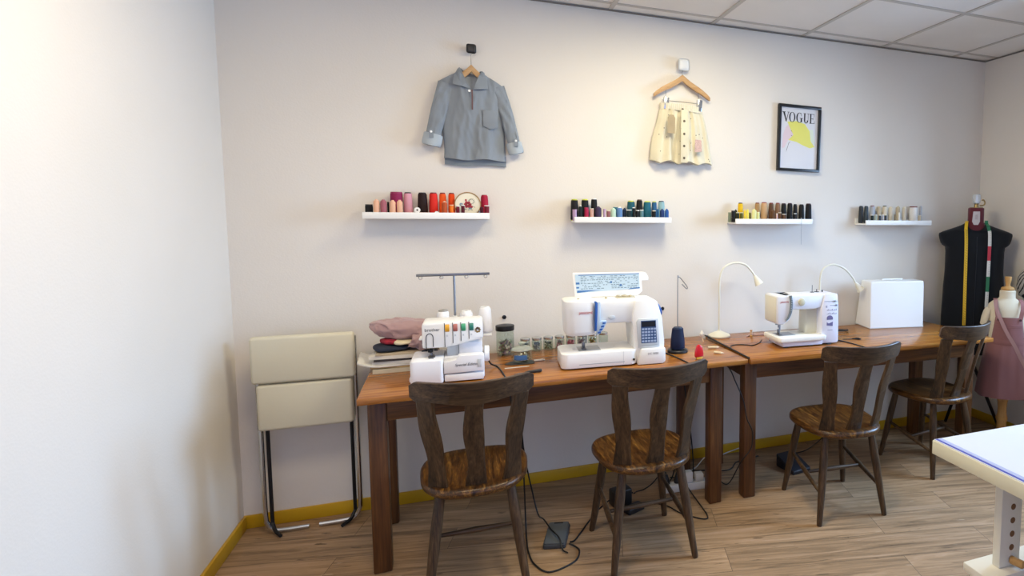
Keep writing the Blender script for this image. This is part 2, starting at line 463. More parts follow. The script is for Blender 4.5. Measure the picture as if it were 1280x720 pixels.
def make_chair(label, loc, rz):
    t = thing('wooden_chair', label, 'chair', loc, rz, 'dark wooden chairs at the work tables')
    # seat: front is +y
    bm = BM()
    rings = []
    for k, z in ((.90, .418), (.965, .420), (1., .428), (1., .442), (.975, .4505), (.93, .453)):
        rings.append([(x, y, z) for x, y in superell(.203*k, .222*k, .72, 48, .09, 0, -.005)])
    for k, z in ((.75, .449), (.45, .4465), (.15, .446)):
        rings.append([(x, y, z) for x, y in superell(.203*k, .222*k, .78, 48, .09, 0, .005)])
    loft(bm, rings); obj('seat', bm, SEATW, t, 50)
    # curved top rail
    def rail_y(x): return -.292+1.75*x*x
    bm = BM(); n = 28; rings = []
    for i in range(n+1):
        u = -1+2*i/n; x = .207*u
        y = rail_y(x)
        s = Vector((-(3.5*x), 1, 0)).normalized()      # outward thickness direction (towards sitter)
        e = max(0., (abs(u)-.90)/.10)
        top = .884 - .004*(1-u*u) - .012*e**2
        bot = .799 + .012*abs(u)**2 - .004*math.cos(u*PI*1.5) + .014*e**2
        lean = .012
        th = .011
        ring = []
        for dz, dn in ((0, -.85), (.03, -1), (.97, -1), (1, -.8), (1, .8), (.97, 1), (.03, 1), (0, .85)):
            z = bot+(top-bot)*dz
            off = Vector((x, y, z)) + s*th*dn*.85 - Vector((0, lean*dz, 0))
            ring.append(off)
        rings.append(ring)
    loft(bm, rings); obj('top_rail', bm, OAKX, t, 28)
    # three wavy splats
    for sx in (-1, 0, 1):
        bm = BM(); rings = []
        xb, xt = sx*.128, sx*.160
        N = 22
        for i in range(N+1):
            v = i/N
            z = .447+v*(.806-.447)
            x = xb+(xt-xb)*v
            yb_ = -.172 if sx == 0 else -.150
            yt_ = rail_y(xt)+.014
            y = yb_+(yt_-yb_)*v
            hw = .0315+.0030*math.cos(v*PI*3.1+.3)+.004*(1-v)**6+.003*v
            wob = .004*math.sin(v*PI*2.2+sx)
            d = Vector((1, -sx*.55, 0)).normalized() if sx else Vector((1, 0, 0))
            d = Vector((d.x, -d.y if False else (.5*sx), 0)).normalized()
            nrm = Vector((-d.y, d.x, 0))
            c = Vector((x+wob, y, z))
            ring = []
            for a, b_ in ((-1, -.7), (-.86, -1), (.86, -1), (1, -.7), (1, .7), (.86, 1), (-.86, 1), (-1, .7)):
                ring.append(c+d*hw*a+nrm*.009*b_)
            rings.append(ring)
        loft(bm, rings); obj('splat', bm, OAKZ, t, 28)
    # turned splayed legs
    tops = {}
    for sx, sy in ((-1, 1), (1, 1), (-1, -1), (1, -1)):
        foot = Vector((sx*.18, .205 if sy > 0 else -.19, .0005)); top = Vector((sx*.125, .14 if sy > 0 else -.13, .428))
        pts = [foot+(top-foot)*k for k in (0, .02, .25, .5, .72, .9, 1)]
        pts[0].z = .0005
        bm = BM(); tube(bm, pts, [.0125, .0135, .0165, .0195, .0205, .018, .016], 14)
        obj('leg', bm, OAKZ, t, 50); tops[(sx, sy)] = (foot, top)
    mids = []
    for sx in (-1, 1):
        f0, t0 = tops[(sx, 1)]; f1, t1 = tops[(sx, -1)]
        a = f0+(t0-f0)*.52; b_ = f1+(t1-f1)*.33
        bm = BM(); tube(bm, [a+(b_-a)*k for k in (.03, .3, .5, .7, .97)], [.008, .0105, .0125, .0105, .008], 10)
        obj('stretcher', bm, OAKZ, t, 50); mids.append((a+b_)/2)
    bm = BM(); tube(bm, [mids[0]+(mids[1]-mids[0])*k for k in (.04, .3, .5, .7, .96)], [.008, .010, .0125, .010, .008], 10)
    obj('stretcher', bm, OAKX, t, 50)
    return t
chair0 = make_chair('dark brown wooden chair with three wavy splats in front of the overlocker', (.006, -.757, 0), 0.)
copy_thing(chair0, (.692, -.803, 0), math.radians(2), 'dark brown wooden chair in front of the sewing machine with the raised lid')
copy_thing(chair0, (1.715, -.782, 0), math.radians(-4), 'dark brown wooden chair in front of the small sewing machine with grey strip')
copy_thing(chair0, (2.547, -.545, 0), math.radians(8), 'dark brown wooden chair at the table end beside the black dressed form')

# ------------------------------------------------------------------ cream folded chair on chrome tubes, left of the tables
CREAMV = P('cream_vinyl', '#D6D0B9', .5, bump=.1, bscale=90)
t = thing('folded_chair', 'cream padded chair folded up on chrome tubes left of the pine tables', 'chair', (-.70, -.12, 0))
bm = BM(); box(bm, -.2, .2, -.045, .0, .715, .925, .014, 3); obj('backrest', bm, CREAMV, t)
bm = BM(); box(bm, -.185, .185, -.04, .005, .50, .710, .014, 3); obj('seat', bm, CREAMV, t)
for s in (-1, 1):
    bm = BM(); tube(bm, [(s*.190, .018, .90), (s*.190, .018, .5), (s*.190, .018, .12), (s*.182, .018, .05), (s*.158, .016, .018), (s*.12, .014, .0115), (s*.02, .012, .0115)], .0105, 10, smooth=5)
    obj('leg', bm, CHROME, t)
    bm = BM(); tube(bm, [(s*.166, .026, .62), (s*.166, .026, .05)], .008, 8); tube(bm, [(s*.166, .026, .05), (s*.15, .0, .02), (s*.12, -.04, .0105)], .008, 8, smooth=4); obj('support', bm, IRON, t)
bm = BM(); tube(bm, [(-.19, .018, .56), (.19, .018, .56)], .008, 8); obj('crossbar', bm, CHROME, t)

# ------------------------------------------------------------------ cutting table front right on a trestle
CT = thing('cutting_table', 'white cutting table with blue edge line on a trestle, in the right foreground', 'table', (1.392, -1.808, 0))
TOPW = P('cutting_top', '#DADBE0', .35)
EDGE = P('cutting_edge', '#DDD8BE', .5)
bm = BM(); box(bm, 0, 1.35, -.80, 0, .702, .748, .003); obj('tabletop', bm, EDGE, CT)
bm = BM(); box(bm, .004, 1.346, -.796, -.004, .7482, .7505); tp = obj('laminate', bm, TOPW, CT)
BLUE = P('blue_line', '#4A50A8', .4); PALEB = P('pale_blue_line', '#AEB4D2', .4)
bm = BM(); box(bm, .008, .017, -.79, -.006, .7506, .7511); obj('edge_line', bm, BLUE, CT)
bm = BM(); box(bm, .019, .034, -.79, -.006, .7506, .7509); obj('edge_line', bm, PALEB, CT)
PWHITE = P('trestle_white', '#E4E0D2', .45)
HOLE = P('hole_brown', '#7A5634', .7)
def trestle(y):
    t = thing('table_trestle', 'white wooden trestle with peg holes under the cutting table' if y > -2 else 'white wooden trestle under the near end of the cutting table', 'trestle', (1.405, y, 0), 0, 'trestles of the cutting table')
    bm = BM(); box(bm, .165, 1.18, -.035, .035, .655, .7015, .003); obj('beam', bm, PWHITE, t)
    for px in (.178, 1.07):
        bm = BM(); box(bm, px, px+.09, -.015, .015, .33, .6545, .003); po = obj('post', bm, PWHITE, t)
        for k in range(4):
            bm = BM(); cyl(bm, (px+.050, -.0151, .532-.046*k), (0, -1, 0), .0105, .0006, 16); obj('peg_hole', bm, HOLE, po)
        bm = BM(); cyl(bm, (px+.05, -.015, .352), (.25, -1, 0), .0135, .042, 14, bev=.002); obj('peg', bm, BEECHZ, t)
    bm = BM(); box(bm, .100, 1.22, -.05, .06, .3, .3295, .003); obj('shelf', bm, PWHITE, t)
    for px in (.12, 1.18):
        for s in (-1, 1):
            bm = BM(); tube(bm, [(px, s*.02, .3), (px+.02*(1 if px > .5 else -1), s*.13, .0005)], .02, 4); obj('leg', bm, PWHITE, t)
    return t
trestle(-1.91); trestle(-2.50)

# ------------------------------------------------------------------ picture ledges and thread spools
SH = {1: (-.452, .102, 1.448, 'left'), 2: (.52, 1.056, 1.431, 'blue'), 3: (1.45, 1.969, 1.425, 'brown'), 4: (2.368, 2.902, 1.419, 'white')}
SHL = {1: 'white ledge shelf holding red and pink threads, furthest left', 2: 'white ledge shelf holding blue and black threads', 3: 'white ledge shelf holding brown and yellow threads', 4: 'white ledge shelf holding white and grey threads, furthest right'}
for k, (xa, xb, zb, nm) in SH.items():
    t = thing('wall_shelf', SHL[k], 'shelf', (xa, 0, zb), 0, 'white ledge shelves on the wall')
    L = xb-xa
    bm = BM(); box(bm, 0, L, -.1135, -.001, 0, .0095, .001); obj('board', bm, PAINTW, t)
    bm = BM(); box(bm, 0, L, -.122, -.114, -.0005, .030, .0012); obj('front_lip', bm, PAINTW, t)
    bm = BM(); box(bm, 0, L, -.0095, -.001, .0098, .042, .001); obj('back_lip', bm, PAINTW, t)
CC = dict(black='#17171A', peach='#E8B595', mauve='#A8636C', magenta='#8E2350', pink='#D99AA6', brownblack='#241312', red='#D92D22', darkred='#6E1722', orange='#E8591C', orange2='#E54A12', orange3='#EC7A22', rust='#B5532C', wine='#70182A', wine2='#551322', wine3='#4A1220', crimson='#A61A38', lime='#C9CF3C', lilac='#B79AB8', blackgreen='#1B2624', white='#ECEAE6', raspberry='#A62348', pinkcream='#CFA294', cream='#DED2BC', plum='#3E304C', pinkbrown='#8E5A5E', mint='#B9D2BE', teal='#1E6276', skyblue='#5B7FAE', navy='#1C2A44', tealdark='#1C5362', blackteal='#16282E', tealgrey='#5A8088', brown='#5F4330', blue='#2A5C86', paleblue='#8FB4BC', navyblue='#22386B', royal='#28569A', greygreen='#7E8A76', olivedark='#2A2C14', olive='#5A5A1E', pale='#E2E0C0', yellow='#E2B81C', yellow2='#EBCF40', yellow3='#EFDD5C', paleyellow='#E2E2A2', tan='#A98558', beige='#C4A078', red2='#7E2028', brown2='#5F4028', brown3='#83624A', pinkwhite='#DDB8B4', maroon='#3E1420', blacksmall='#1B1B20', charcoal='#34383C', slate='#465058', silver='#AEB2BA', greymint='#A7B2A4', navygrey='#3E4654', beige2='#C2B49A', ivory='#DDD3BF', beigedark='#8E8168', offwhite='#EDE8DC')
SPOOLS = [
(1,'wide',-0.4334,-0.040,0.0165,0.057,'black','black','squat black thread spool at the far left end of the red and pink shelf'),
(1,'tube',-0.3946,-0.096,0.0131,0.081,'peach','peach','peach thread tube beside the squat black spool'),
(1,'tube',-0.3654,-0.096,0.0141,0.080,'mauve','mauve','dusty mauve thread tube standing between peach tubes'),
(1,'reel',-0.3520,-0.040,0.0045,0.070,'black','black','thin black reel peeping out between mauve and peach tubes'),
(1,'tube',-0.3271,-0.096,0.0134,0.078,'peach','peach','peach thread tube just right of the black gap, below the magenta spool'),
(1,'tube',-0.2970,-0.096,0.0130,0.079,'peach','peach','peach thread tube beside the pink cone, rightmost of the peach tubes'),
(1,'wide',-0.3152,-0.040,0.0270,0.118,'magenta','magenta','large magenta thread spool behind two peach tubes'),
(1,'cone',-0.2653,-0.040,0.0208,0.118,'pink','black','large pale pink thread cone with black tip on the left shelf'),
(1,'cone',-0.2019,-0.040,0.0233,0.118,'brownblack','brownblack','large blackish brown thread cone beside the scarlet cone'),
(1,'cone',-0.1531,-0.040,0.0207,0.119,'red','darkred','large scarlet thread cone on the left shelf'),
(1,'cone',-0.1114,-0.040,0.0171,0.119,'orange','darkred','orange thread cone next to the scarlet cone'),
(1,'tube',-0.1021,-0.096,0.0123,0.076,'rust','peach','rust orange thread tube standing before the orange cones'),
(1,'cone',-0.0709,-0.040,0.0166,0.119,'orange2','darkred','orange thread cone partly behind the embroidery hoop'),
(1,'reel',-0.0712,-0.096,0.0100,0.059,'orange3','peach','small bright orange reel at the left edge of the embroidery hoop'),
(1,'reel',-0.0426,-0.096,0.0084,0.055,'wine','white','small wine red reel in front of the hoop, left of the two'),
(1,'reel',-0.0196,-0.096,0.0087,0.059,'wine2','white','small dark wine reel with white top in front of the hoop, right of the two'),
(1,'cone',0.0825,-0.040,0.0197,0.112,'crimson','crimson','crimson thread cone at the right end of the left shelf'),
(1,'reel',0.0672,-0.096,0.0084,0.049,'wine3','wine3','small dark wine reel between hoop and crimson cone'),
(1,'reel',0.0915,-0.096,0.0120,0.058,'wine','white','small wine reel with white top below the crimson cone'),
(2,'cone',0.5345,-0.040,0.0211,0.115,'black','lime','black thread cone with lime tip, leftmost on the blue thread shelf'),
(2,'reel',0.5263,-0.096,0.0121,0.059,'lilac','lilac','small lilac reel in front of the leftmost black cone'),
(2,'tube',0.5572,-0.096,0.0097,0.082,'blackgreen','white','black green thread tube with white tip between the black cones'),
(2,'cone',0.5907,-0.040,0.0214,0.116,'black','lime','black thread cone with lime tip, second on the blue thread shelf'),
(2,'reel',0.5884,-0.096,0.0122,0.070,'raspberry','raspberry','small raspberry reel in front of the second black cone'),
(2,'reel',0.6164,-0.096,0.0113,0.066,'pinkcream','cream','small pink and cream reel beside the raspberry one'),
(2,'cone',0.6400,-0.040,0.0180,0.121,'black','white','black thread cone with pale tip, third on the blue thread shelf'),
(2,'tube',0.6516,-0.096,0.0165,0.077,'plum','plum','wide dark plum thread tube on the blue thread shelf'),
(2,'reel',0.6845,-0.096,0.0080,0.064,'lilac','lilac','thin lilac reel to the right of the plum tube'),
(2,'reel',0.7059,-0.096,0.0105,0.056,'pinkbrown','cream','small pink brown reel beside the mint tube'),
(2,'tube',0.7333,-0.096,0.0143,0.070,'mint','mint','pale mint thread tube on the blue thread shelf'),
(2,'cone',0.7596,-0.040,0.0230,0.075,'teal','teal','low teal cone hidden behind the mint and sky blue tubes'),
(2,'tube',0.7669,-0.096,0.0159,0.076,'skyblue','white','sky blue thread tube beside the mint tube'),
(2,'tube',0.8081,-0.040,0.0098,0.071,'navy','navy','navy thread tube to the right of the sky blue one'),
(2,'cone',0.8455,-0.040,0.0233,0.111,'tealdark','lime','dark teal thread cone with lime tip, left of the brown tipped black cone'),
(2,'reel',0.8198,-0.096,0.0152,0.061,'blackteal','white','small black teal reel with white top below the dark teal cone'),
(2,'reel',0.8466,-0.096,0.0077,0.074,'black','white','thin black reel with white top left of the brown tipped cone'),
(2,'cone',0.8944,-0.040,0.0188,0.119,'black','brown','black thread cone with brown tip among the teal cones'),
(2,'reel',0.8670,-0.096,0.0105,0.059,'black','white','small black reel with white top below the brown tipped cone'),
(2,'reel',0.8915,-0.096,0.0110,0.061,'tealgrey','white','small teal grey reel below the tall teal cone'),
(2,'cone',0.9391,-0.040,0.0231,0.110,'teal','lime','tall teal thread cone with lime tip right of the black one'),
(2,'cone',0.9805,-0.040,0.0151,0.110,'blue','lime','blue thread cone with lime tip beside the tall teal cone'),
(2,'reel',0.9617,-0.096,0.0114,0.058,'black','cream','small black reel with cream top in front of the blue cone'),
(2,'reel',0.9845,-0.096,0.0073,0.066,'blue','blue','thin blue reel in front of the pale blue cone'),
(2,'cone',1.0221,-0.040,0.0199,0.113,'paleblue','navy','pale blue thread cone with navy tip at right of blue shelf'),
(2,'tube',1.0093,-0.096,0.0128,0.067,'navyblue','navyblue','navy blue thread tube below the pale blue cone'),
(2,'tube',1.0365,-0.096,0.0110,0.068,'royal','royal','royal blue thread tube at the right end of the blue shelf'),
(3,'reel',1.4473,-0.040,0.0101,0.058,'greygreen','greygreen','grey green reel at the left end of the brown thread shelf'),
(3,'reel',1.4447,-0.096,0.0114,0.068,'black','black','black reel in front of the grey green one'),
(3,'tube',1.4860,-0.040,0.0097,0.075,'olivedark','black','dark olive tube with black tip below the yellow cone'),
(3,'reel',1.4741,-0.096,0.0105,0.058,'olivedark','pale','small dark olive reel with pale top, left of the two'),
(3,'reel',1.4983,-0.096,0.0096,0.058,'olive','pale','small olive reel with pale top beside the yellow tubes'),
(3,'cone',1.5171,-0.040,0.0175,0.116,'yellow','brownblack','yellow thread cone with blackish tip on the brown thread shelf'),
(3,'tube',1.5203,-0.096,0.0074,0.075,'yellow2','yellow2','yellow thread tube, left of the pair'),
(3,'tube',1.5386,-0.096,0.0072,0.077,'yellow3','yellow3','lemon yellow thread tube, right of the pair'),
(3,'reel',1.5822,-0.040,0.0076,0.056,'olive','olive','short olive reel between the lemon and pale yellow tubes'),
(3,'tube',1.5817,-0.096,0.0142,0.078,'paleyellow','paleyellow','pale yellow thread tube in front of the tan cone'),
(3,'reel',1.6095,-0.096,0.0087,0.061,'paleyellow','pale','short pale yellow reel in front of the tan cone'),
(3,'cone',1.6306,-0.040,0.0167,0.118,'tan','darkred','tan thread cone with dark red tip, leftmost of the brown cones'),
(3,'cone',1.6767,-0.040,0.0214,0.121,'beige','red2','beige thread cone with red tip on the brown thread shelf'),
(3,'cone',1.7244,-0.040,0.0168,0.119,'brown','red2','brown thread cone with red tip behind the dark brown tube'),
(3,'tube',1.7068,-0.096,0.0141,0.077,'brown2','brown','dark brown thread tube in the middle of the brown shelf'),
(3,'cone',1.7700,-0.040,0.0164,0.119,'brown3','red2','light brown thread cone with red tip beside black cones'),
(3,'reel',1.7344,-0.096,0.0059,0.053,'pinkwhite','white','tiny pink and white reel below the light brown cone'),
(3,'reel',1.7550,-0.096,0.0103,0.060,'brown2','cream','small brown reel with cream top, left of the pair'),
(3,'reel',1.7858,-0.096,0.0137,0.051,'brown','white','small short brown reel with white top, right of the pair'),
(3,'cone',1.8120,-0.040,0.0174,0.117,'black','maroon','black cone with maroon tip next to the light brown cone'),
(3,'cone',1.8550,-0.040,0.0175,0.119,'black','maroon','black cone with maroon tip, second of the black row'),
(3,'cone',1.8928,-0.040,0.0133,0.113,'black','black','slim black cone in the middle of the black row'),
(3,'cone',1.9380,-0.040,0.0176,0.112,'black','black','black cone with plain top, second from the right end'),
(3,'cone',1.9886,-0.040,0.0207,0.118,'black','maroon','black cone with maroon tip at the right end of the brown shelf'),
(3,'reel',1.8616,-0.096,0.0089,0.055,'blacksmall','white','small black reel with white top before the slim black cone'),
(4,'cone',2.3861,-0.040,0.0157,0.114,'charcoal','charcoal','charcoal thread cone at the left end of the white thread shelf'),
(4,'cone',2.4270,-0.040,0.0152,0.114,'slate','slate','slate grey thread cone, second on the white thread shelf'),
(4,'cone',2.4760,-0.040,0.0191,0.117,'silver','darkred','silver grey thread cone with red tip beside the slate cone'),
(4,'reel',2.4330,-0.096,0.0096,0.056,'blackgreen','white','small blackish reel below the red tipped silver cone'),
(4,'reel',2.4611,-0.096,0.0108,0.057,'greymint','white','small grey mint reel with white top'),
(4,'reel',2.4947,-0.096,0.0082,0.056,'navygrey','white','small navy reel, left one below the cream cone'),
(4,'reel',2.5171,-0.096,0.0075,0.057,'silver','white','small silver reel below the cream cone'),
(4,'reel',2.5403,-0.096,0.0087,0.057,'navygrey','pale','small navy reel, right one below the cream cone'),
(4,'cone',2.5315,-0.040,0.0153,0.112,'beige2','beige2','beige thread cone left of the cream one'),
(4,'cone',2.5760,-0.040,0.0177,0.117,'cream','black','cream thread cone with black tip'),
(4,'tube',2.6270,-0.040,0.0173,0.112,'ivory','ivory','large ivory tube right of the black tipped cream cone'),
(4,'reel',2.6148,-0.096,0.0064,0.060,'beigedark','beigedark','thin beige reel beside the tiny white tube'),
(4,'tube',2.6501,-0.096,0.0066,0.075,'offwhite','offwhite','tiny off white tube in front of the ivory tubes'),
(4,'tube',2.6860,-0.040,0.0140,0.116,'beige2','beige2','beige tube standing behind the tiny off white tube'),
(4,'tube',2.7394,-0.040,0.0125,0.114,'ivory','ivory','large ivory tube left of the wide white spool'),
(4,'wide',2.8151,-0.040,0.0270,0.115,'white','darkred','wide white thread spool with dark red top'),
(4,'cone',2.8780,-0.040,0.0102,0.119,'silver','silver','thin silver cone at the right end of the white thread shelf'),
(4,'reel',2.8207,-0.096,0.0109,0.055,'beige2','cream','small beige reel at the right end of the white thread shelf'),
]
def spool(kind, x, y, z, r, h, col, cap, label, group):
    t = thing({'cone': 'thread_cone', 'tube': 'thread_tube', 'reel': 'thread_reel', 'wide': 'thread_spool'}[kind], label, 'thread spool', (x, y, z), random.uniform(0, 6), group)
    mt = thread(col, CC[col]); mc = P('cap_'+cap, CC[cap], .5)
    sg = 20
    if kind == 'cone':
        bm = BM(); lathe(bm, [(r*.93, .004), (r, .008), (r*.99, h*.25), (r*.86, h-.012), (r*.78, h-.006)], sg); obj('thread_winding', bm, mt, t)
        bm = BM(); lathe(bm, [(r*.90, .0003), (r*.90, .0038)], sg); obj('core_base', bm, mc, t)
        bm = BM(); lathe(bm, [(r*.72, h-.0058), (r*.68, h-.001), (r*.5, h), (r*.3, h), (r*.28, h-.004)], sg); obj('core', bm, mc, t)
    elif kind == 'tube':
        bm = BM(); lathe(bm, [(r*.95, .003), (r, .006), (r, h-.016), (r*.93, h-.010), (r*.7, h-.006)], sg); obj('thread_winding', bm, mt, t)
        bm = BM(); lathe(bm, [(r*.9, .0003), (r*.9, .0028)], sg); obj('core_base', bm, mc, t)
        bm = BM(); lathe(bm, [(r*.62, h-.0058), (r*.45, h-.003), (r*.4, h), (r*.2, h)], sg); obj('core', bm, mc, t)
    elif kind == 'reel':
        bm = BM(); lathe(bm, [(r*.9, .004), (r*.93, .008), (r*.93, h-.008), (r*.9, h-.0045)], sg); obj('thread_winding', bm, mt, t)
        bm = BM(); lathe(bm, [(r, .0003), (r, .0038)], sg); obj('flange', bm, mc, t)
        bm = BM(); lathe(bm, [(r, h-.0042), (r, h-.001), (r*.9, h), (r*.35, h), (r*.35, h-.003)], sg); obj('flange', bm, mc, t)
    else:
        bm = BM(); lathe(bm, [(r*.97, .004), (r, .008), (r, h-.012), (r*.97, h-.007)], sg); obj('thread_winding', bm, mt, t)
        bm = BM(); lathe(bm, [(r*.9, .0003), (r*.9, .0038)], sg); obj('core_base', bm, mc, t)
        bm = BM(); lathe(bm, [(r*.95, h-.0068), (r*.93, h), (r*.4, h), (r*.36, h-.005)], sg); obj('core', bm, mc, t)
    return t
GN = {1: 'thread spools on the red and pink shelf', 2: 'thread spools on the blue shelf', 3: 'thread spools on the brown and yellow shelf', 4: 'thread spools on the white and grey shelf'}
for k, kind, x, y, r, h, col, cap, lab in SPOOLS:
    spool(kind, x, y, SH[k][2]+.0098, r, h, col, cap, lab, GN[k])
# two reels lying on their sides on the left shelf
def lying(x, y, z, r, L, col, cap, d, label):
    M = frame_to((x, y, z+r+.0002), d)
    t = thing('thread_reel', label, 'thread spool', (x, y, z), 0, GN[1])
    Mi = Matrix.Translation((-x, -y, -z))
    bm = BM(); lathe(bm, [(r*.9, .004), (r*.9, L-.004)], 20, Mi@M); obj('thread_winding', bm, thread(col, CC[col]), t)
    bm = BM(); lathe(bm, [(r, 0), (r, .0038)], 20, Mi@M); obj('flange', bm, P('cap_'+cap, CC[cap], .5), t)
    bm = BM(); lathe(bm, [(r, L-.0038), (r, L)], 20, Mi@M); obj('flange', bm, P('cap_'+cap, CC[cap], .5), t)
    bm = BM(); lathe(bm, [(r*.3, -.0006), (r*.3, .0001)], 14, Mi@M); obj('hole', bm, BLACK, t)
zl = SH[1][2]+.0098
lying(-.222, -.106, zl+.018, .0135, .05, 'olivedark', 'white', (.1, 1, -.15), 'white ended reel lying end on before the blackish brown cone')
lying(-.212, -.090, zl, .011, .036, 'rust', 'rust', (1, .05, 0), 'rust brown reel lying on its side before the scarlet cone')
lying(-.137, -.108, zl+.008, .0095, .03, 'white', 'white', (0, 1, -.05), 'tiny white ended reel lying end on below the scarlet cone')
# embroidery hoop leaning on the left shelf
t = thing('embroidery_hoop', 'round wooden embroidery hoop with a stitched red flower on cream cloth', 'embroidery hoop', (.003, -.078, zl), 0)
HM = Matrix.Rotation(math.radians(-6), 4, 'X')
R0 = .0615
bm = BM(); 
prof = []
rings = []
for i in range(48):
    a = 2*PI*i/48
    c = Vector((math.cos(a), 0, math.sin(a)))
    rings.append([Vector((0, 0, R0+.0005))+c*(R0-.004+dr)+Vector((0, dy, 0)) for dr, dy in ((0, -.005), (.0045, -.005), (.0045, .004), (0, .004))])
R_ = [[bm.verts.new(HM@p_) for p_ in ring] for ring in rings]
for A, B in zip(R_, R_[1:]+R_[:1]):
    for k in range(4): bm.faces.new((A[k], A[(k+1) % 4], B[(k+1) % 4], B[k]))
obj('hoop_ring', bm, wood('hoop_wood', [(.3, '#8C6A42'), (.6, '#A98552'), (.8, '#B89766')], 'x', 20, .2), t)
bm = BM(); cyl(bm, HM@Vector((0, 0, R0)), HM.to_3x3()@Vector((0, -1, 0)), R0-.0042, .002, 40); obj('cloth', bm, P('hoop_cloth', '#E4DDC8', .85, bump=.2, bscale=900), t)
def hoop_patch(shapes, mat, name):
    bm = BM()
    for (px, pz, rx, rz_, rot) in shapes:
        pts = [(rx*math.cos(2*PI*i/14), rz_*math.sin(2*PI*i/14)) for i in range(14)]
        prism(bm, pts, .0012, HM@Matrix.Translation((px, -.0021, R0+pz))@FACE@Matrix.Rotation(rot, 4, 'Z'))
    obj(name, bm, mat, t)
hoop_patch([(.010*math.cos(a), .0+.010*math.sin(a), .0085, .007, a) for a in [i*PI/3 for i in range(6)]]+[(-.008, .022, .005, .005, 0), (.016, -.012, .008, .006, .4)], P('stitch_red', '#A2303E', .8), 'red_flower')
hoop_patch([(-.030, .0, .008, .008, 0), (.012, -.018, .009, .005, .3)], P('stitch_blue', '#7E94A6', .8), 'blue_flower')
hoop_patch([(0, 0, .003, .003, 0), (-.029, 0, .003, .003, 0)], P('stitch_cream', '#D8CFA0', .8), 'flower_centre')
hoop_patch([(.018+.012*math.cos(a), .016+.012*math.sin(a), .0035, .0012, a) for a in [i*.55 for i in range(-3, 8)]], P('stitch_green', '#3C4A44', .8), 'leaf_stitches')
hoop_patch([(-.012, -.024, .008, .0012, .1), (.004, -.027, .002, .002, 0), (.018, -.026, .006, .0012, -.3), (.03, -.012, .006, .001, -.7)], P('stitch_teal', '#4E7E8C', .8), 'stem_stitches')

bm = BM(); tube(bm, [(0, -.0005, .030), (.001, -.001, .0), (.0, -.001, -.06), (.002, -.001, -.125)], .0008, 5, smooth=4); lathe(bm, [(.0012, .030), (.004, .036), (.0015, .040)], 8, Matrix.Translation((0, .002, -.002)))
tag(obj('loose_thread', bm, P('thread_grey', '#9A9A9C', .8), None, 60, (1.89, -.1225, SH[3][2])), 'loose grey thread end hanging from the front lip of the brown shelf', 'thread')

# ------------------------------------------------------------------ overlocker (four thread)
def rbox_poly(x0, x1, y0, y1, r, n=5, corners=(1, 1, 1, 1)):
    pts = []
    for (cx, cy, a0, on) in ((x1-r, y1-r, 0, corners[0]), (x0+r, y1-r, 90, corners[1]), (x0+r, y0+r, 180, corners[2]), (x1-r, y0+r, 270, corners[3])):
        if on:
            for i in range(n+1):
                a = math.radians(a0+90*i/n); pts.append((cx+r*math.cos(a), cy+r*math.sin(a)))
        else:
            a = math.radians(a0+45); pts.append((cx+r*math.copysign(1, math.cos(a)), cy+r*math.copysign(1, math.sin(a))))
    return pts

t = thing('overlocker', 'white four thread overlocker with coloured tension dials and grey thread stand', 'overlock machine', (-.095, -.475, ZT), math.radians(-1))
bm = BM()
box(bm, -.145, .150, -.09, .12, .006, .03, .006)
prism(bm, rbox_poly(-.138, -.012, -.125, .09, .014), .098, Matrix.Translation((0, 0, .004)), .005)   # left bed
box(bm, -.012, .148, -.06, .12, .02, .10, .005)
obj('base', bm, WHITE2, t)
bm = BM(); box(bm, -.008, .146, -.118, -.0605, .006, .036, .004); obj('lower_tray', bm, WHITE2, t)
# front looper cover, higher on the right
bm = BM(); prism(bm, [(-.010, .040), (.150, .044), (.150, .108), (.138, .114), (.048, .114), (.040, .098), (-.010, .090)], .054, face_at(0, -.066, 0), .003)
fc = obj('front_cover', bm, WHITE2, t)
bm = BM(); box(bm, .122, .138, -.1215, -.1205, .060, .095, .0004); obj('thumb_recess', bm, LGREY, fc)
lettering('Special Edition', .0165, P('script_ink', '#4A4A58', .5), fc, face_at(.080, -.1204, .075), shear=.35)
# recess + tall column on right behind cover
bm = BM(); box(bm, .048, .143, -.045, .08, .10, .155, .006); obj('column', bm, WHITE2, t)
bm = BM(); box(bm, .000, .047, -.035, .06, .0985, .155, .003); obj('arm_recess', bm, LGREY, t)
# upper housing
bm = BM()
prism(bm, [(-.094, .150), (-.088, .143), (.005, .143), (.030, .148), (.142, .172), (.147, .178), (.147, .240), (.140, .252), (-.086, .252), (-.094, .244)], .145, face_at(0, .075, 0), .008)
hs = obj('upper_housing', bm, WHITE, t)
lettering('brother', .0185, P('logo_ink', '#3A3A40', .5), hs, face_at(-.054, -.0704, .222))
bm = BM(); tube(bm, [(-.078, -.0704, .145), (-.078, -.0708, .19), (-.073, -.0708, .203), (-.064, -.0708, .207), (-.056, -.0708, .203), (-.051, -.0708, .19), (-.051, -.0704, .150)], .0017, 6, smooth=4); obj('thread_guide_slot', bm, DARK, hs)
for i, (dc, px) in enumerate(zip(('#E2A52C', '#B0685C', '#3F9C70', '#2A7A6C'), (.002, .034, .066, .098))):
    bm = BM(); box(bm, px-.009, px-.0062, -.0712, -.069, .1525+.0075*i if i else .1455, .249, .0006); obj('thread_slot', bm, DARK, hs)
    bm = BM(); lathe(bm, [(.021, 0), (.0225, .0015), (.0225, .0155), (.021, .017)], 28, frame_to((px-.0055, -.0545, .227), (1, 0, 0))); obj('tension_dial', bm, P('dial_%d' % i, dc, .45), hs)
    bm = BM(); box(bm, px-.001, px+.005, -.0709, -.0703, .190, .198); obj('dial_mark', bm, LGREY, hs)
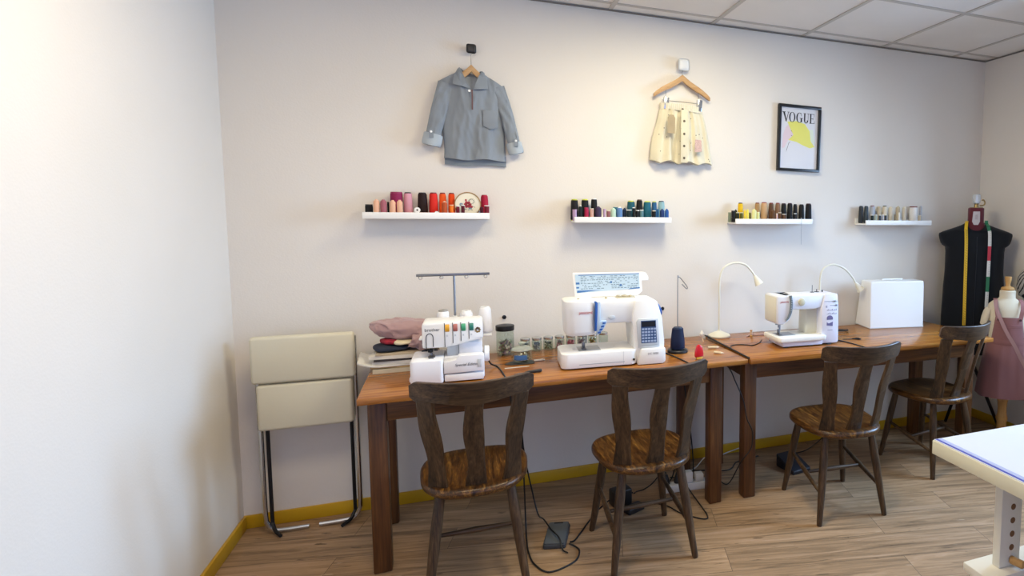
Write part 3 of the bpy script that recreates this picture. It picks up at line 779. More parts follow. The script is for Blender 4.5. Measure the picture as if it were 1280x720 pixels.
# flower sticker at the right of the housing
bm = BM()
for a in range(7): prism(bm, [(.005*math.cos(j*PI/5), .0035*math.sin(j*PI/5)) for j in range(10)], .0006, face_at(.126+.008*math.cos(a*.9), -.0703, .212+.009*math.sin(a*.9)))
obj('flower_sticker', bm, P('sticker_gold', '#8A7038', .6), hs)
bm = BM()
for q in ((.122, .217), (.131, .216), (.126, .222)): prism(bm, [(.0045*math.cos(j*PI/5), .003*math.sin(j*PI/5)) for j in range(10)], .0006, face_at(q[0], -.0710, q[1]))
obj('flower_centre', bm, P('sticker_brown', '#4A3230', .6), hs)
# needle bar, presser foot, knife
bm = BM(); tube(bm, [(-.063, -.05, .145), (-.063, -.05, .105)], .004, 8); box(bm, -.073, -.053, -.064, -.036, .125, .137, .002); obj('needle_bar', bm, IRON, t)
bm = BM(); box(bm, -.070, -.050, -.085, -.02, .1025, .107, .001); box(bm, -.066, -.056, -.06, -.045, .107, .122, .002); box(bm, -.074, -.046, -.06, -.03, .1022, .104, .0005); obj('presser_foot', bm, STEEL, t)
bm = BM(); box(bm, -.098, -.075, -.054, -.046, .128, .134, .001); box(bm, -.05, -.035, -.05, -.04, .128, .134, .001); obj('thread_guide', bm, IRON, t)
bm = BM(); lathe(bm, [(.030, 0), (.035, .003), (.035, .018), (.030, .021)], 28, frame_to((.1505, -.005, .092), (1, 0, 0))); obj('handwheel', bm, WHITE, t)
# thread stand
bm = BM(); box(bm, -.12, .185, .085, .15, .150, .160, .004); box(bm, .0, .05, .06, .14, .10, .15, .004); obj('spool_platform', bm, WHITE, t)
bm = BM(); lathe(bm, [(.010, 0), (.009, .09)], 16, Matrix.Translation((.030, .118, .16))); obj('pole_socket', bm, WHITE, t)
bm = BM(); tube(bm, [(.030, .118, .25), (.030, .118, .435)], .005, 10); obj('telescopic_pole', bm, STEEL, t)
bm = BM(); box(bm, -.125, .182, .113, .123, .432, .444, .002); bar = obj('guide_bar', bm, STEEL, t)
for px in (-.108, -.022, .082, .164):
    bm = BM(); tube(bm, [(px+.0065*math.cos(a), .110, 0.427+.0065*math.sin(a)) for a in [i*2*PI/14 for i in range(15)]], .0018, 5, cap=False); obj('guide_ring', bm, CHROME, bar)
for k, (px, py) in enumerate(((-.02, .118), (.078, .118), (.158, .118))):
    bm = BM(); cyl(bm, (px, py, .1602), (0, 0, 1), .004, .06, 10); obj('spool_pin', bm, WHITE, t)
OV = Matrix.Translation((-.095, -.475, ZT)) @ Matrix.Rotation(math.radians(-1), 4, 'Z')
def hollow_cone(loc, r, h, m, cap, label, grp):
    t = thing('thread_cone', label, 'thread cone', loc, 0, grp)
    bm = BM(); lathe(bm, [(.0055, .0095), (r*.95, .0095), (r, .013), (r*.98, h*.3), (r*.80, h-.012), (r*.72, h-.007), (.0055, h-.007)], 24, cap=False)
    obj('thread_winding', bm, m, t)
    bm = BM(); lathe(bm, [(.0055, .0006), (r*.85, .0006), (r*.7, .009), (.0055, .009)], 24, cap=False); obj('core_base', bm, cap, t)
    bm = BM(); lathe(bm, [(.0055, h-.0068), (r*.66, h-.0068), (r*.6, h), (.0055, h)], 24, cap=False); obj('core', bm, cap, t)
TW = thread('pure_white', '#EEEEF0')
for (px, h, cap, lab, r) in ((-.02, .118, P('cap_grey', '#9C9890', .5), 'white thread cone with grey top on the overlocker stand, left one', .030), (.078, .11, WHITE, 'white thread cone in the middle of the overlocker stand', .034), (.158, .125, WHITE, 'tall white thread cone at the right end of the overlocker stand', .032)):
    p = OV @ Vector((px, .118, .1602))
    hollow_cone(p, r, h, TW, cap, lab, 'white cones on the overlocker')

# ------------------------------------------------------------------ large sewing machine with raised lid
t = thing('sewing_machine', 'large white sewing machine with raised stitch chart lid and blue keypad', 'sewing machine', (.630, -.468, ZT), math.radians(-2.5))
t.scale = (1.03, 1.13, 1.03)
BLUEP = P('machine_blue', '#2F5FA8', .35); PBLUE = P('machine_pale_blue', '#B9CCDC', .35)
bm = BM()
prism(bm, rbox_poly(-.238, .105, -.098, .10, .03), .068, Matrix.Translation((0, 0, .006)), .006)
obj('extension_bed', bm, WHITE, t)
bm = BM(); box(bm, -.2, -.17, -.08, -.06, 0, .0065); box(bm, .06, .08, -.08, -.06, 0, .0065); box(bm, -.2, -.17, .06, .08, 0, .0065); obj('foot', bm, DARK, t)
bm = BM(); box(bm, -.16, .045, -.0987, -.0978, .022, .024); obj('drawer_line', bm, GREYPL, t)
bm = BM(); box(bm, .0395, .0412, -.0986, -.0976, .012, .07); obj('seam_line', bm, LGREY, t)
bm = BM(); cyl(bm, (.088, -.0978, .030), (0, -1, 0), .0055, .0012, 14); obj('socket_hole', bm, BLACK, t)
bm = BM(); box(bm, -.155, -.055, -.055, .035, .0738, .0752, .0005); obj('needle_plate', bm, P('plate_steel', '#A8ABAE', .4, metal=.6), t)
# column (right): base block plus inclined keypad face
bm = BM()
prism(bm, [(.105, .002), (.225, .002), (.237, .012), (.240, .10), (.228, .215), (.205, .292), (.19, .30), (.10, .30), (.085, .22), (.095, .08)], .16, face_at(0, .08, 0), .008)
prism(bm, [(.1055, .002), (.226, .002), (.2385, .012), (.238, .075), (.125, .075)], .030, face_at(0, -.072, 0), .005)
cl = obj('column', bm, WHITE, t)
# keypad panel
bm = BM(); prism(bm, [(.112, .078), (.214, .080), (.206, .212), (.112, .215), (.104, .2)], .011, face_at(0, -.0745, 0), .002); pf = obj('control_panel', bm, LGREY, cl)
bm = BM(); prism(bm, [(.126, .100), (.201, .100), (.195, .205), (.124, .205)], .0012, face_at(0, -.0856, 0)); obj('keypad', bm, P('keypad_blue', '#34507E', .35), pf)
bm = BM(); prism(bm, [(.128, .176), (.193, .176), (.192, .2015), (.1275, .2015)], .0012, face_at(0, -.0869, 0)); obj('screen', bm, P('lcd_dark', '#25272E', .15), pf)
bm = BM()
for j in range(5):
    for i in range(5):
        w = .0055
        cx, cz = .1345+.0142*i, .1085+.0142*j
        if j in (1, 2, 3) and i > 2: prism(bm, [(cx+.0045*math.cos(k*PI/5), cz+.0045*math.sin(k*PI/5)) for k in range(10)], .001, face_at(0, -.0869, 0))
        else: prism(bm, [(cx-w, cz-.0042), (cx+w, cz-.0042), (cx+w, cz+.0042), (cx-w, cz+.0042)], .001, face_at(0, -.0869, 0))
obj('keys', bm, P('key_pale', '#A9B9D2', .4), pf)
bm = BM(); prism(bm, [(.1275, .088), (.203, .088), (.203, .0895), (.1275, .0895)], .0008, face_at(0, -.0856, 0)); obj('panel_line', bm, GREYPL, pf)
lettering('DC 3050', .0135, P('grey_ink', '#8A8C94', .5), cl, face_at(.178, -.1024, .052))
# arm and head
bm = BM()
prism(bm, [(-.10, .205), (-.085, .196), (.10, .196), (.15, .21), (.20, .245), (.212, .275), (.208, .290), (.19, .302), (-.10, .302)], .145, face_at(0, .075, 0), .012)
obj('arm', bm, WHITE, t)
bm = BM()
rings = []
for (z, k) in ((.150, .88), (.156, .94), (.17, .97), (.27, 1.), (.292, 1.), (.304, .97), (.307, .9)):
    ring = []
    for i in range(40):
        a = 2*PI*i/40; c, s = math.cos(a), math.sin(a)
        x = -.149+.072*k*math.copysign(abs(c)**.55, c)+(.0 if k < 1 else 0); y = -.005+.085*k*math.copysign(abs(s)**.55, s)
        ring.append((x+.008*(1-z/.3), y, z))
    rings.append(ring)
loft(bm, rings); hd = obj('head', bm, WHITE, t)
lettering('JANOME', .0155, P('red_ink', '#B4283A', .45), hd, face_at(-.127, -.0903, .254), spacing=1.05)
bm = BM(); prism(bm, [(-.089, .168), (-.079, .172), (-.075, .296), (-.079, .305), (-.090, .305), (-.087, .295)], .012, face_at(0, -.0795, 0), .002); obj('blue_strip', bm, BLUEP, hd)
bm = BM(); prism(bm, [(-.079, .150), (-.068, .155), (-.045, .18), (-.034, .205), (-.034, .215), (-.062, .215), (-.062, .300), (-.0745, .300), (-.079, .172)], .016, face_at(0, -.0715, 0), .002); bp_ = obj('button_panel', bm, PBLUE, hd)
for (bx, bz) in ((-.046, .205), (-.053, .190), (-.060, .176), (-.068, .163)):
    bm = BM(); prism(bm, [(bx-.0075, bz-.005), (bx+.006, bz-.0035), (bx+.0075, bz+.005), (bx-.006, bz+.0035)], .003, face_at(0, -.0876, 0), .0006); obj('push_button', bm, BLUEP, bp_)
bm = BM(); prism(bm, [(-.008+.02*math.cos(a)*.8, .225+.010*math.sin(a)) for a in [i*PI/8 for i in range(16)]], .004, face_at(0, -.0701, 0), .001); obj('speed_slider', bm, LGREY, t)
# needle, foot
bm = BM(); tube(bm, [(-.128, -.01, .152), (-.128, -.01, .12)], .0045, 8); tube(bm, [(-.128, -.01, .12), (-.128, -.01, .078)], .0012, 6); tube(bm, [(-.112, .0, .152), (-.115, -.005, .10)], .004, 8); box(bm, -.142, -.108, -.014, -.006, .135, .141, .002); obj('needle_bar', bm, STEEL, t)
bm = BM(); box(bm, -.139, -.117, -.035, .012, .0765, .080, .001); box(bm, -.134, -.120, -.012, .004, .080, .105, .002); obj('presser_foot', bm, STEEL, t)
# raised lid with stitch chart
LT = math.radians(-7)
LM = Matrix.Translation((.028, .055, .303)) @ Matrix.Rotation(LT, 4, 'X')
def lid_face(y): return LM @ Matrix.Translation((0, y, 0)) @ FACE
bm = BM(); prism(bm, [(-.183, 0), (.115, 0), (.140, .02), (.137, .072), (.172, .072), (.172, .088), (.162, .108), (.145, .114), (-.19, .118), (-.194, .11)], .006, LM @ Matrix.Translation((0, .006, 0)) @ FACE, .002)
ld = obj('lid', bm, WHITE, t)
bm = BM(); prism(bm, [(-.175, .022), (.128, .034), (.126, .108), (-.181, .108)], .0006, lid_face(-.0001)); ch = obj('stitch_chart', bm, P('chart_paper', '#B9CCD8', .6), ld)
bm = BM()
prism(bm, [(-.165, .103), (.127, .104), (.127, .108), (-.165, .107)], .0004, lid_face(-.0008))
prism(bm, [(-.173, .022), (-.06, .033), (-.172, .033)], .0004, lid_face(-.0008)); prism(bm, [(.07, .031), (.128, .034), (.128, .040), (.08, .036)], .0004, lid_face(-.0008))
prism(bm, [(-.178, .062), (-.160, .062), (-.161, .071), (-.178, .071)], .0004, lid_face(-.0008)); prism(bm, [(-.176, .043), (-.163, .043), (-.163, .050), (-.176, .050)], .0004, lid_face(-.0008))
prism(bm, [(-.018, .064), (-.008, .064), (-.006, .073), (-.016, .073)], .0004, lid_face(-.0008)); prism(bm, [(.028, .048), (.040, .048), (.040, .057), (.030, .057)], .0004, lid_face(-.0008))
obj('chart_blue_marks', bm, P('chart_blue', '#3F6FA6', .5), ch)
rr = random.Random(3)
bm = BM()
for row in range(8):
    x = -.155; z = .098-.0082*row
    while x < .118:
        w = rr.uniform(.004, .016)
        if rr.random() < .72: prism(bm, [(x, z-.0016), (x+w, z-.0016), (x+w, z+.0012), (x, z+.0012)], .0003, lid_face(-.0008))
        x += w+rr.uniform(.002, .006)
obj('chart_stitch_rows', bm, P('chart_grey', '#5E7480', .6), ch)
bm = BM()
for px, py, r in ((.045, .03, .012), (.075, .03, .016), (.10, .02, .01), (-.02, 0, .006), (-.15, -.02, .006)): lathe(bm, [(r, 0), (r, .006), (r*.6, .009)], 14, Matrix.Translation((px, py, .3025)))
box(bm, .03, .12, .0, .045, .3015, .305, .001); obj('top_tray', bm, P('tray_beige', '#B6AD94', .5), t)
bm = BM(); lathe(bm, [(.024, 0), (.030, .004), (.030, .014), (.025, .018)], 28, frame_to((.2265, .01, .235), (1, 0, .3))); obj('handwheel', bm, BLUEP, t)

# ------------------------------------------------------------------ small sewing machine on the right table
t = thing('sewing_machine', 'small white sewing machine with grey strip and dial windows on the right table', 'sewing machine', (1.728, -.425, ZT), math.radians(-2))
SHADEPL = P('machine_shaded_side', '#E3DFCB', .4); PALE = P('machine_cool_lit', '#E6E6F0', .35)  # shade on left faces and cool light on the front painted as plastic tones
bm = BM(); box(bm, -.165, .085, -.085, .085, .006, .034, .006); obj('bed_base', bm, PALE, t)
bm = BM()
prism(bm, rbox_poly(-.195, .100, -.105, .10, .018), .026, Matrix.Translation((0, 0, .034)), .006); obj('bed', bm, P('bed_ivory', '#ECEADF', .35), t)
bm = BM()
for px in (-.15, .0, .12): box(bm, px, px+.025, -.075, -.055, 0, .0062); box(bm, px, px+.025, .05, .07, 0, .0062)
obj('foot', bm, DARK, t)
bm = BM(); box(bm, -.165, -.065, -.045, .045, .0598, .0612, .0005); obj('needle_plate', bm, P('plate_steel', '#A8ABAE', .4, metal=.6), t)
bm = BM(); prism(bm, [(.082, .008), (.186, .008), (.190, .02), (.186, .22), (.178, .284), (.10, .284), (.078, .2)], .155, face_at(0, .08, 0), .007); cl = obj('column', bm, PALE, t)
bm = BM(); box(bm, .01, .088, -.02, .068, .055, .22, .012, 3); obj('inner_column', bm, SHADEPL, t)
bm = BM(); prism(bm, [(-.150, .21), (-.12, .205), (.03, .202), (.08, .21), (.11, .23), (.11, .284), (-.150, .284)], .145, face_at(0, .078, 0), .010); obj('arm', bm, WHITE2, t)
bm = BM()
prism(bm, [(-.196, .135), (-.183, .128), (-.150, .130), (-.118, .152), (-.104, .18), (-.100, .205), (-.100, .284), (-.19, .284), (-.196, .278)], .155, face_at(0, .08, 0), .008); hd = obj('head', bm, WHITE2, t)
bm = BM(); box(bm, -.1995, -.1965, -.066, .070, .14, .276, .002); obj('face_plate', bm, SHADEPL, hd)
lettering('JANOME', .0125, P('red_ink', '#B4283A', .45), hd, face_at(-.152, -.0757, .25), spacing=1.05)
bm = BM(); tube(bm, [(-.118, -.077, .284), (-.113, -.0785, .25), (-.113, -.0785, .22), (-.118, -.0785, .19), (-.130, -.0785, .165), (-.142, -.077, .150)], [.0085, .0085, .0085, .008, .007, .004], 10, smooth=4); st = obj('take_up_strip', bm, P('strip_grey', '#6E7A82', .4), hd)
bm = BM()
for k in range(6): box(bm, -.121+.001*k, -.115+.001*k, -.0885, -.0865, .205+.012*k, .2075+.012*k)
obj('strip_marks', bm, LGREY, st)
bm = BM(); tube(bm, [(-.14, .0, .284), (-.14, .0, .29), (-.12, .0, .293), (-.11, -.03, .288)], .002, 6); obj('thread_guide', bm, IRON, t)
bm = BM(); lathe(bm, [(.02, 0), (.021, .002), (.019, .008), (.012, .011)], 24, frame_to((-.045, -.067, .245), (0, -1, 0))); obj('tension_dial', bm, P('dial_beige', '#C9C1A2', .5), t)
bm = BM(); tube(bm, [(-.150, -.005, .13), (-.150, -.005, .10)], .0045, 8); tube(bm, [(-.150, -.005, .1), (-.150, -.005, .063)], .0012, 6); tube(bm, [(-.137, .005, .13), (-.14, 0, .085)], .004, 8); box(bm, -.172, -.125, -.012, -.004, .116, .122, .002); obj('needle_bar', bm, STEEL, t)
bm = BM(); box(bm, -.16, -.14, -.03, .015, .0617, .065, .001); box(bm, -.156, -.143, -.01, .004, .065, .09, .002); obj('presser_foot', bm, STEEL, t)
# front panel: two levers, icons, two dial windows
bm = BM(); box(bm, .094, .176, -.0762, -.0748, .242, .2445); box(bm, .130, .178, -.0762, -.0748, .219, .2215); box(bm, .154, .166, -.080, -.0748, .2385, .248, .001); box(bm, .166, .176, -.080, -.0748, .215, .225, .001); obj('lever', bm, GREYPL, cl)
bm = BM()
for j in range(2):
    for i in range(8): box(bm, .112+.008*i, .1165+.008*i, -.0759, -.0748, .17+.02*j, .1745+.02*j+.003*((i+j) % 3))
box(bm, .118, .150, -.0759, -.0748, .080, .084); box(bm, .103, .113, -.0759, -.0748, .208, .220)
obj('stitch_icons', bm, P('icon_grey', '#A9A9BC', .5), cl)
VIO = P('dial_violet', '#6F6A90', .4)
bm = BM(); prism(bm, [(.112, .140), (.150, .140), (.150, .152)]+[(.150-.002-.036*(1-math.cos(a))/2*1.0, .152+.012*math.sin(a)) for a in [PI*i/8 for i in range(1, 8)]]+[(.112, .15)], .0015, face_at(0, -.0748, 0)); obj('dial_window', bm, VIO, cl)
bm = BM(); prism(bm, [(.112, .126), (.125, .119), (.150, .128), (.150, .104), (.112, .108)], .0015, face_at(0, -.0748, 0)); obj('dial_window', bm, VIO, cl)
bm = BM(); tube(bm, [(.07, .02, .284), (.07, .02, .325)], .0016, 6); lathe(bm, [(.012, 0), (.012, .0015)], 14, Matrix.Translation((.07, .02, .2845))); tube(bm, [(.105, .03, .284), (.105, .03, .30)], .0022, 6); lathe(bm, [(.014, 0), (.014, .0015)], 14, Matrix.Translation((.105, .03, .2845))); tube(bm, [(.135, .02, .284), (.135, .02, .295)], .004, 8); obj('spool_pin', bm, IRON, t)
bm = BM(); lathe(bm, [(.022, 0), (.028, .004), (.028, .014), (.022, .018)], 28, frame_to((.186, .02, .21), (1, 0, 0))); obj('handwheel', bm, WHITE, t)

# ------------------------------------------------------------------ white hard case
t = thing('machine_case', 'white hard cover case for a sewing machine on the right table', 'case', (2.562, -.135, ZT), math.radians(-9))
bm = BM(); rings = []
for z, a, b_, r, oy in ((0.0005, .190, .100, .006, 0), (.012, .190, .100, .006, 0), (.27, .190, .066, .007, -.029), (.294, .1895, .063, .008, -.031), (.2995, .186, .060, .009, -.031), (.301, .180, .054, .009, -.031)):
    rings.append([(x, y+oy, z) for x, y in rbox_poly(-a, a, -b_, b_, r)])
loft(bm, rings); obj('shell', bm, WHITE, t, 24)
bm = BM(); tube(bm, [(-.07, -.03, .3015), (-.06, -.03, .308), (.06, -.03, .308), (.07, -.03, .3015)], .005, 8, smooth=4); obj('handle', bm, WHITE, t)
bm = BM(); box(bm, -.1915, .1915, -.1015, .1015, .0003, .007, .002); obj('rim', bm, LGREY, t)

# ------------------------------------------------------------------ framed poster
t = thing('framed_poster', 'black framed fashion poster with the big serif word VOGUE and a yellow shape', 'poster', (1.926, 0, 1.954), 0)
TI = Matrix.Rotation(math.radians(.8), 4, 'Y')
FB = P('frame_black', '#1A1A1C', .35)
w, h = .150, .203
for a in ((-w, w, h-.017, h), (-w, w, -h, -h+.017), (-w, -w+.017, -h+.017, h-.017), (w-.017, w, -h+.017, h-.017)):
    pass
bm = BM()
box(bm, -w, w, -.026, -.0015, h-.017, h, .002, M=TI); box(bm, -w, w, -.026, -.0015, -h, -h+.017, .002, M=TI)
box(bm, -w, -w+.017, -.026, -.0015, -h+.0165, h-.0165, .002, M=TI); box(bm, w-.017, w, -.026, -.0015, -h+.0165, h-.0165, .002, M=TI)
obj('frame', bm, FB, t)
bm = BM(); box(bm, -w+.016, w-.016, -.012, -.002, -h+.016, h-.016, M=TI); pr = obj('print', bm, P('poster_paper', '#DAD9DC', .25, coat=.5), t)
def pp(pts, mat, name, y=-.0122, parent=pr, th=.0004):
    bm = BM(); prism(bm, pts, th, TI @ face_at(0, y, 0)); return obj(name, bm, mat, parent)
# letters, high contrast serif
INK = P('poster_ink', '#1B1B1E', .5)
bm = BM()
LMx = TI @ face_at(0, -.0128, 0)
def pl(pts): prism(bm, pts, .0004, LMx)
z0, z1 = .098, .158
def serif(x0, x1, z): pl([(x0, z), (x1, z), (x1, z+.003), (x0, z+.003)])
# V
pl([(-.118, z1), (-.105, z1), (-.090, z0), (-.096, z0)]); pl([(-.092, z0), (-.095, z0+.008), (-.080, z1), (-.077, z1)]); serif(-.124, -.099, z1-.003); serif(-.086, -.071, z1-.003)
def ringpoly(cx, cz, rx, rz, ix, a0, a1, iz=None):
    n = 20; iz = rz-.0025 if iz is None else iz
    for i in range(n):
        b0, b1 = [math.radians(a0+(a1-a0)*(i+k)/n) for k in (0, 1)]
        pl([(cx+rx*math.cos(b0), cz+rz*math.sin(b0)), (cx+rx*math.cos(b1), cz+rz*math.sin(b1)), (cx+ix*math.cos(b1), cz+iz*math.sin(b1)), (cx+ix*math.cos(b0), cz+iz*math.sin(b0))])
zc = (z0+z1)/2; rz = (z1-z0)/2+.001
ringpoly(-.052, zc, .0225, rz, .0130, 0, 360)           # O
ringpoly(-.001, zc, .0225, rz, .0130, 55, 305)          # G
pl([(.008, z0+.003), (.018, z0+.003), (.018, zc-.002), (.008, zc-.002)]); serif(.002, .024, zc-.004); pl([(.012, z1-.02), (.0145, z1-.02), (.0145, z1), (.012, z1)])
# U
pl([(.032, z0+.018), (.041, z0+.018), (.041, z1), (.032, z1)]); pl([(.060, z0+.018), (.0625, z0+.018), (.0625, z1), (.060, z1)]); ringpoly(.0472, z0+.018, .0152, .019, .0065, 180, 360, .0155); serif(.027, .046, z1-.003); serif(.055, .068, z1-.003)
# E
pl([(.076, z0), (.085, z0), (.085, z1), (.076, z1)]); serif(.071, .106, z1-.003); serif(.071, .108, z0); serif(.085, .098, zc-.0015)
pl([(.104, z1-.018), (.106, z1-.018), (.106, z1), (.104, z1)]); pl([(.105, z0), (.108, z0), (.108, z0+.018), (.106, z0+.018)]); pl([(.096, zc-.008), (.098, zc-.008), (.098, zc+.008), (.096, zc+.008)])
obj('lettering', bm, INK, pr)
# a plain loose yellow shape with pale pink beside it
pp([(-.085, .098), (-.02, .106), (.04, .092), (.075, .05), (.085, -.01), (.115, -.045), (.08, -.055), (.03, -.04), (-.015, -.022), (-.075, -.012), (-.04, .02), (-.062, .055)], P('poster_yellow', '#DDD766', .4), 'yellow_shape')
pp([(-.112, .02), (-.095, .065), (-.072, .085), (-.062, .055), (-.04, .02), (-.075, -.012), (-.10, -.06), (-.118, -.065)], P('poster_pink', '#D9C4C8', .4), 'pink_shape', -.01215)
pp([(.02, .07), (.07, .06), (.10, .06), (.112, -.03), (.085, -.01), (.075, .05)], P('poster_pale', '#D6DBC4', .4), 'pale_shape', -.0121)
bm = BM()
for pts in ([(-.062, .048), (-.05, .042), (-.052, .040)], [(-.056, .018), (-.048, .014), (-.056, .013)], [(-.072, -.03), (-.070, -.03), (-.085, -.07), (-.087, -.085)], [(-.072, -.03), (-.06, -.022), (-.06, -.0235), (-.072, -.033)]):
    prism(bm, pts, .0004, TI @ face_at(0, -.0128, 0))
obj('ink_strokes', bm, INK, pr)

# ------------------------------------------------------------------ hooks and garments
def hook(loc, s, mat, label, name='wall_hook'):
    t = thing(name, label, 'hook', loc, 0, 'square wall hooks')
    bm = BM(); box(bm, -s/2, s/2, -.042, -.024, -s/2, s/2, s*.22, 4); obj('knob', bm, mat, t)
    bm = BM(); lathe(bm, [(s*.28, 0), (s*.22, .024)], 16, frame_to((0, -.0004, 0), (0, -1, 0))); obj('stem', bm, mat, t)
hook((.038, 0, 2.290), .046, P('hook_black', '#1C1D20', .4), 'small black square wall hook above the blue blouse')
hook((1.157, 0, 2.322), .066, P('hook_white', '#DADCDD', .4), 'pale square wall hook above the cream skirt')

def hanger(loc, label, hooky, L, drop, hz, clips=False):
    """loc: centre top of the wooden bar"""
    t = thing('coat_hanger', label, 'hanger', loc, 0, 'wooden hangers on the wall')
    bm = BM(); n = 24; rings = []
    for i in range(n+1):
        u = -1+2*i/n; x = L*u
        z = -drop*(abs(u)+.035*math.sin(abs(u)*PI*2))
        hh = .0195*(1-.30*abs(u)**2)
        if abs(u) > .93: hh *= .8
        rings.append([(x, -.007, z-hh), (x, -.0095, z-hh*.3), (x, -.0095, z+hh*.3), (x, -.007, z+hh*.75), (x, .007, z+hh*.75), (x, .0095, z+hh*.3), (x, .0095, z-hh*.3), (x, .007, z-hh)])
    loft(bm, rings); obj('bar', bm, BEECH, t, 50)
    bm = BM()
    pts = [(0, 0, .008), (0, 0, hz-.025)]+[(hooky*0+.016*math.cos(a)-.0, 0, hz+.016*math.sin(a)-.004) for a in [math.radians(d) for d in (-60, -20, 20, 60, 100, 140, 175, 200)]]
    tube(bm, pts, .0016, 6, smooth=3); obj('wire_hook', bm, STEEL, t)
    return t
# hanger hidden inside the blouse
hanger((.036, -.030, 2.198), 'wooden hanger inside the blue blouse, showing in its open collar', 0, .120, .105, .086)
hg = hanger((1.149, -.030, 2.252), 'wooden hanger with metal clips holding the cream skirt', 0, .168, .108, .060)
bm = BM(); tube(bm, [(-.12, 0, -.134), (.12, 0, -.140)], .0018, 6)
for s in (-1, 1): tube(bm, [(s*.098, 0, -.070), (s*.098, 0, -.142)], .0014, 6)
obj('clip_wire', bm, STEEL, hg)
for s in (-1, 1):
    bm = BM(); prism(bm, [(-.014, -.032), (.012, -.034), (.018, .030), (-.008, .036)], .030, Matrix.Translation((s*.100, .012, -.152)) @ FACE, .002); obj('clip', bm, CHROME, hg)

def cloth_mat(name, col, rough=.9, var=.05):
    return P(name, col, rough, spec=.1, bump=.25, bscale=700, var=var, vscale=9, sheen=.15)
BLU = cloth_mat('chambray', '#878E95'); BLUD = cloth_mat('chambray_inside', '#7C848A'); BLUL = cloth_mat('chambray_cuff', '#A9B2B8')
t = thing('blouse', 'blue grey chambray blouse with collar and rolled sleeves hanging on the wall', 'blouse', (.034, 0, 1.717), 0)
# heights above hem: shoulder .42-.44, collar .48
def lerp(a, b, k): return a+(b-a)*k
def bl_l(v): return lerp(-.150, -.136, min(1, v*2.2))+.004*math.sin(v*9)
def bl_r(v): return lerp(.148, .156, v)
def bl_front_top(u):
    x = u*.15
    a = abs(x+.002)
    if a < .052: return .365+(a/.052)*.092
    return .457-(a-.052)*.55
def bl_back_top(u):
    a = abs(u*.15)
    if a < .052: return .447
    return .457-(a-.052)*.55
def bl_zb(u): return .028+.004*math.sin(u*5)
def bl_f(u, v):
    e = max(0., 1-u*u)
    y = -.018-.040*e**.5*(.6+.4*math.sin(PI*min(1, v+.15)))
    y += .009*e*math.sin(u*6.5+v*2.4)*v+.018*e*(abs(nz(u*1.8+v*.8, v*1.1, 1.3))-.2)+.010*e*nz(u*4.5+v*2, v*3, 7.7)+.005*e*nz(u*10, v*9, 2.2)
    return y
def bl_b(u, v): return -.006-.004*(1-u*u)
bm = BM(); pillow(bm, bl_l, bl_r, (bl_front_top, bl_back_top), bl_zb, bl_f, bl_b, 44, 36); body = obj('body', bm, BLU, t, 60)
# back hem tail showing below
bm = BM(); pillow(bm, lambda v: -.132, lambda v: .158, lambda u: .05, lambda u: .000+.003*math.sin(u*4), lambda u, v: -.012-.006*(1-u*u), lambda u, v: -.004, 20, 4); obj('hem_tail', bm, BLUD, t, 60)
# sleeves
def sleeve(s, sh, el, cu, r0, r1, name):
    path = smooth_path([sh, el, cu], 12)
    n = len(path); rings = []
    for i, p in enumerate(path):
        k = i/(n-1)
        w = lerp(r0, r1, k)
        d = (path[min(i+1, n-1)]-path[max(i-1, 0)]).normalized()
        side = Vector((d.z, 0, -d.x)).normalized()
        ring = []
        for j in range(24):
            a = 2*PI*j/24
            q = p+side*w*math.cos(a)+Vector((0, 1, 0))*(.017+.006*k)*math.sin(a)
            if math.sin(a) < 0: q.y += .010*nz(k*7, j*.45, s*3.1)+.004*nz(k*19, j*.9, s)
            ring.append(q)
        rings.append(ring)
    bm = BM(); loft(bm, rings); obj(name, bm, BLU, t, 60)
    d = (path[-1]-path[-3]).normalized(); side = Vector((d.z, 0, -d.x)).normalized()
    rings = []
    for k, ww in ((-.055, 1.22), (-.05, 1.32), (-.02, 1.36), (.0, 1.30), (.003, 1.15)):
        rings.append([path[-1]+d*k+side*r1*ww*math.cos(2*PI*j/24)+Vector((0, (.027+.002*nz(k*90, j, s))*math.sin(2*PI*j/24), 0)) for j in range(24)])
    bm = BM(); loft(bm, rings); obj('cuff', bm, BLUL, t, 60)
    # tab with button
    c = path[-1]+d*-.04+Vector((0, -.0295, 0))
    bm = BM(); prism(bm, [(-.010, -.02), (.010, -.02), (.010, .02), (0, .026), (-.010, .02)], .0018, Matrix.Translation(c+Vector((s*.006, -.001, .012)))@FACE); tb = obj('sleeve_tab', bm, BLU, t)
    bm = BM(); cyl(bm, c+Vector((s*.006, -.0030, .022)), (0, -1, 0), .0055, .0015, 12); obj('button', bm, WHITE, tb)
sleeve(-1, Vector((-.112, -.026, .395)), Vector((-.152, -.032, .255)), Vector((-.190, -.034, .092)), .040, .033, 'sleeve')
sleeve(1, Vector((.120, -.026, .395)), Vector((.166, -.032, .25)), Vector((.208, -.034, .068)), .038, .029, 'sleeve')
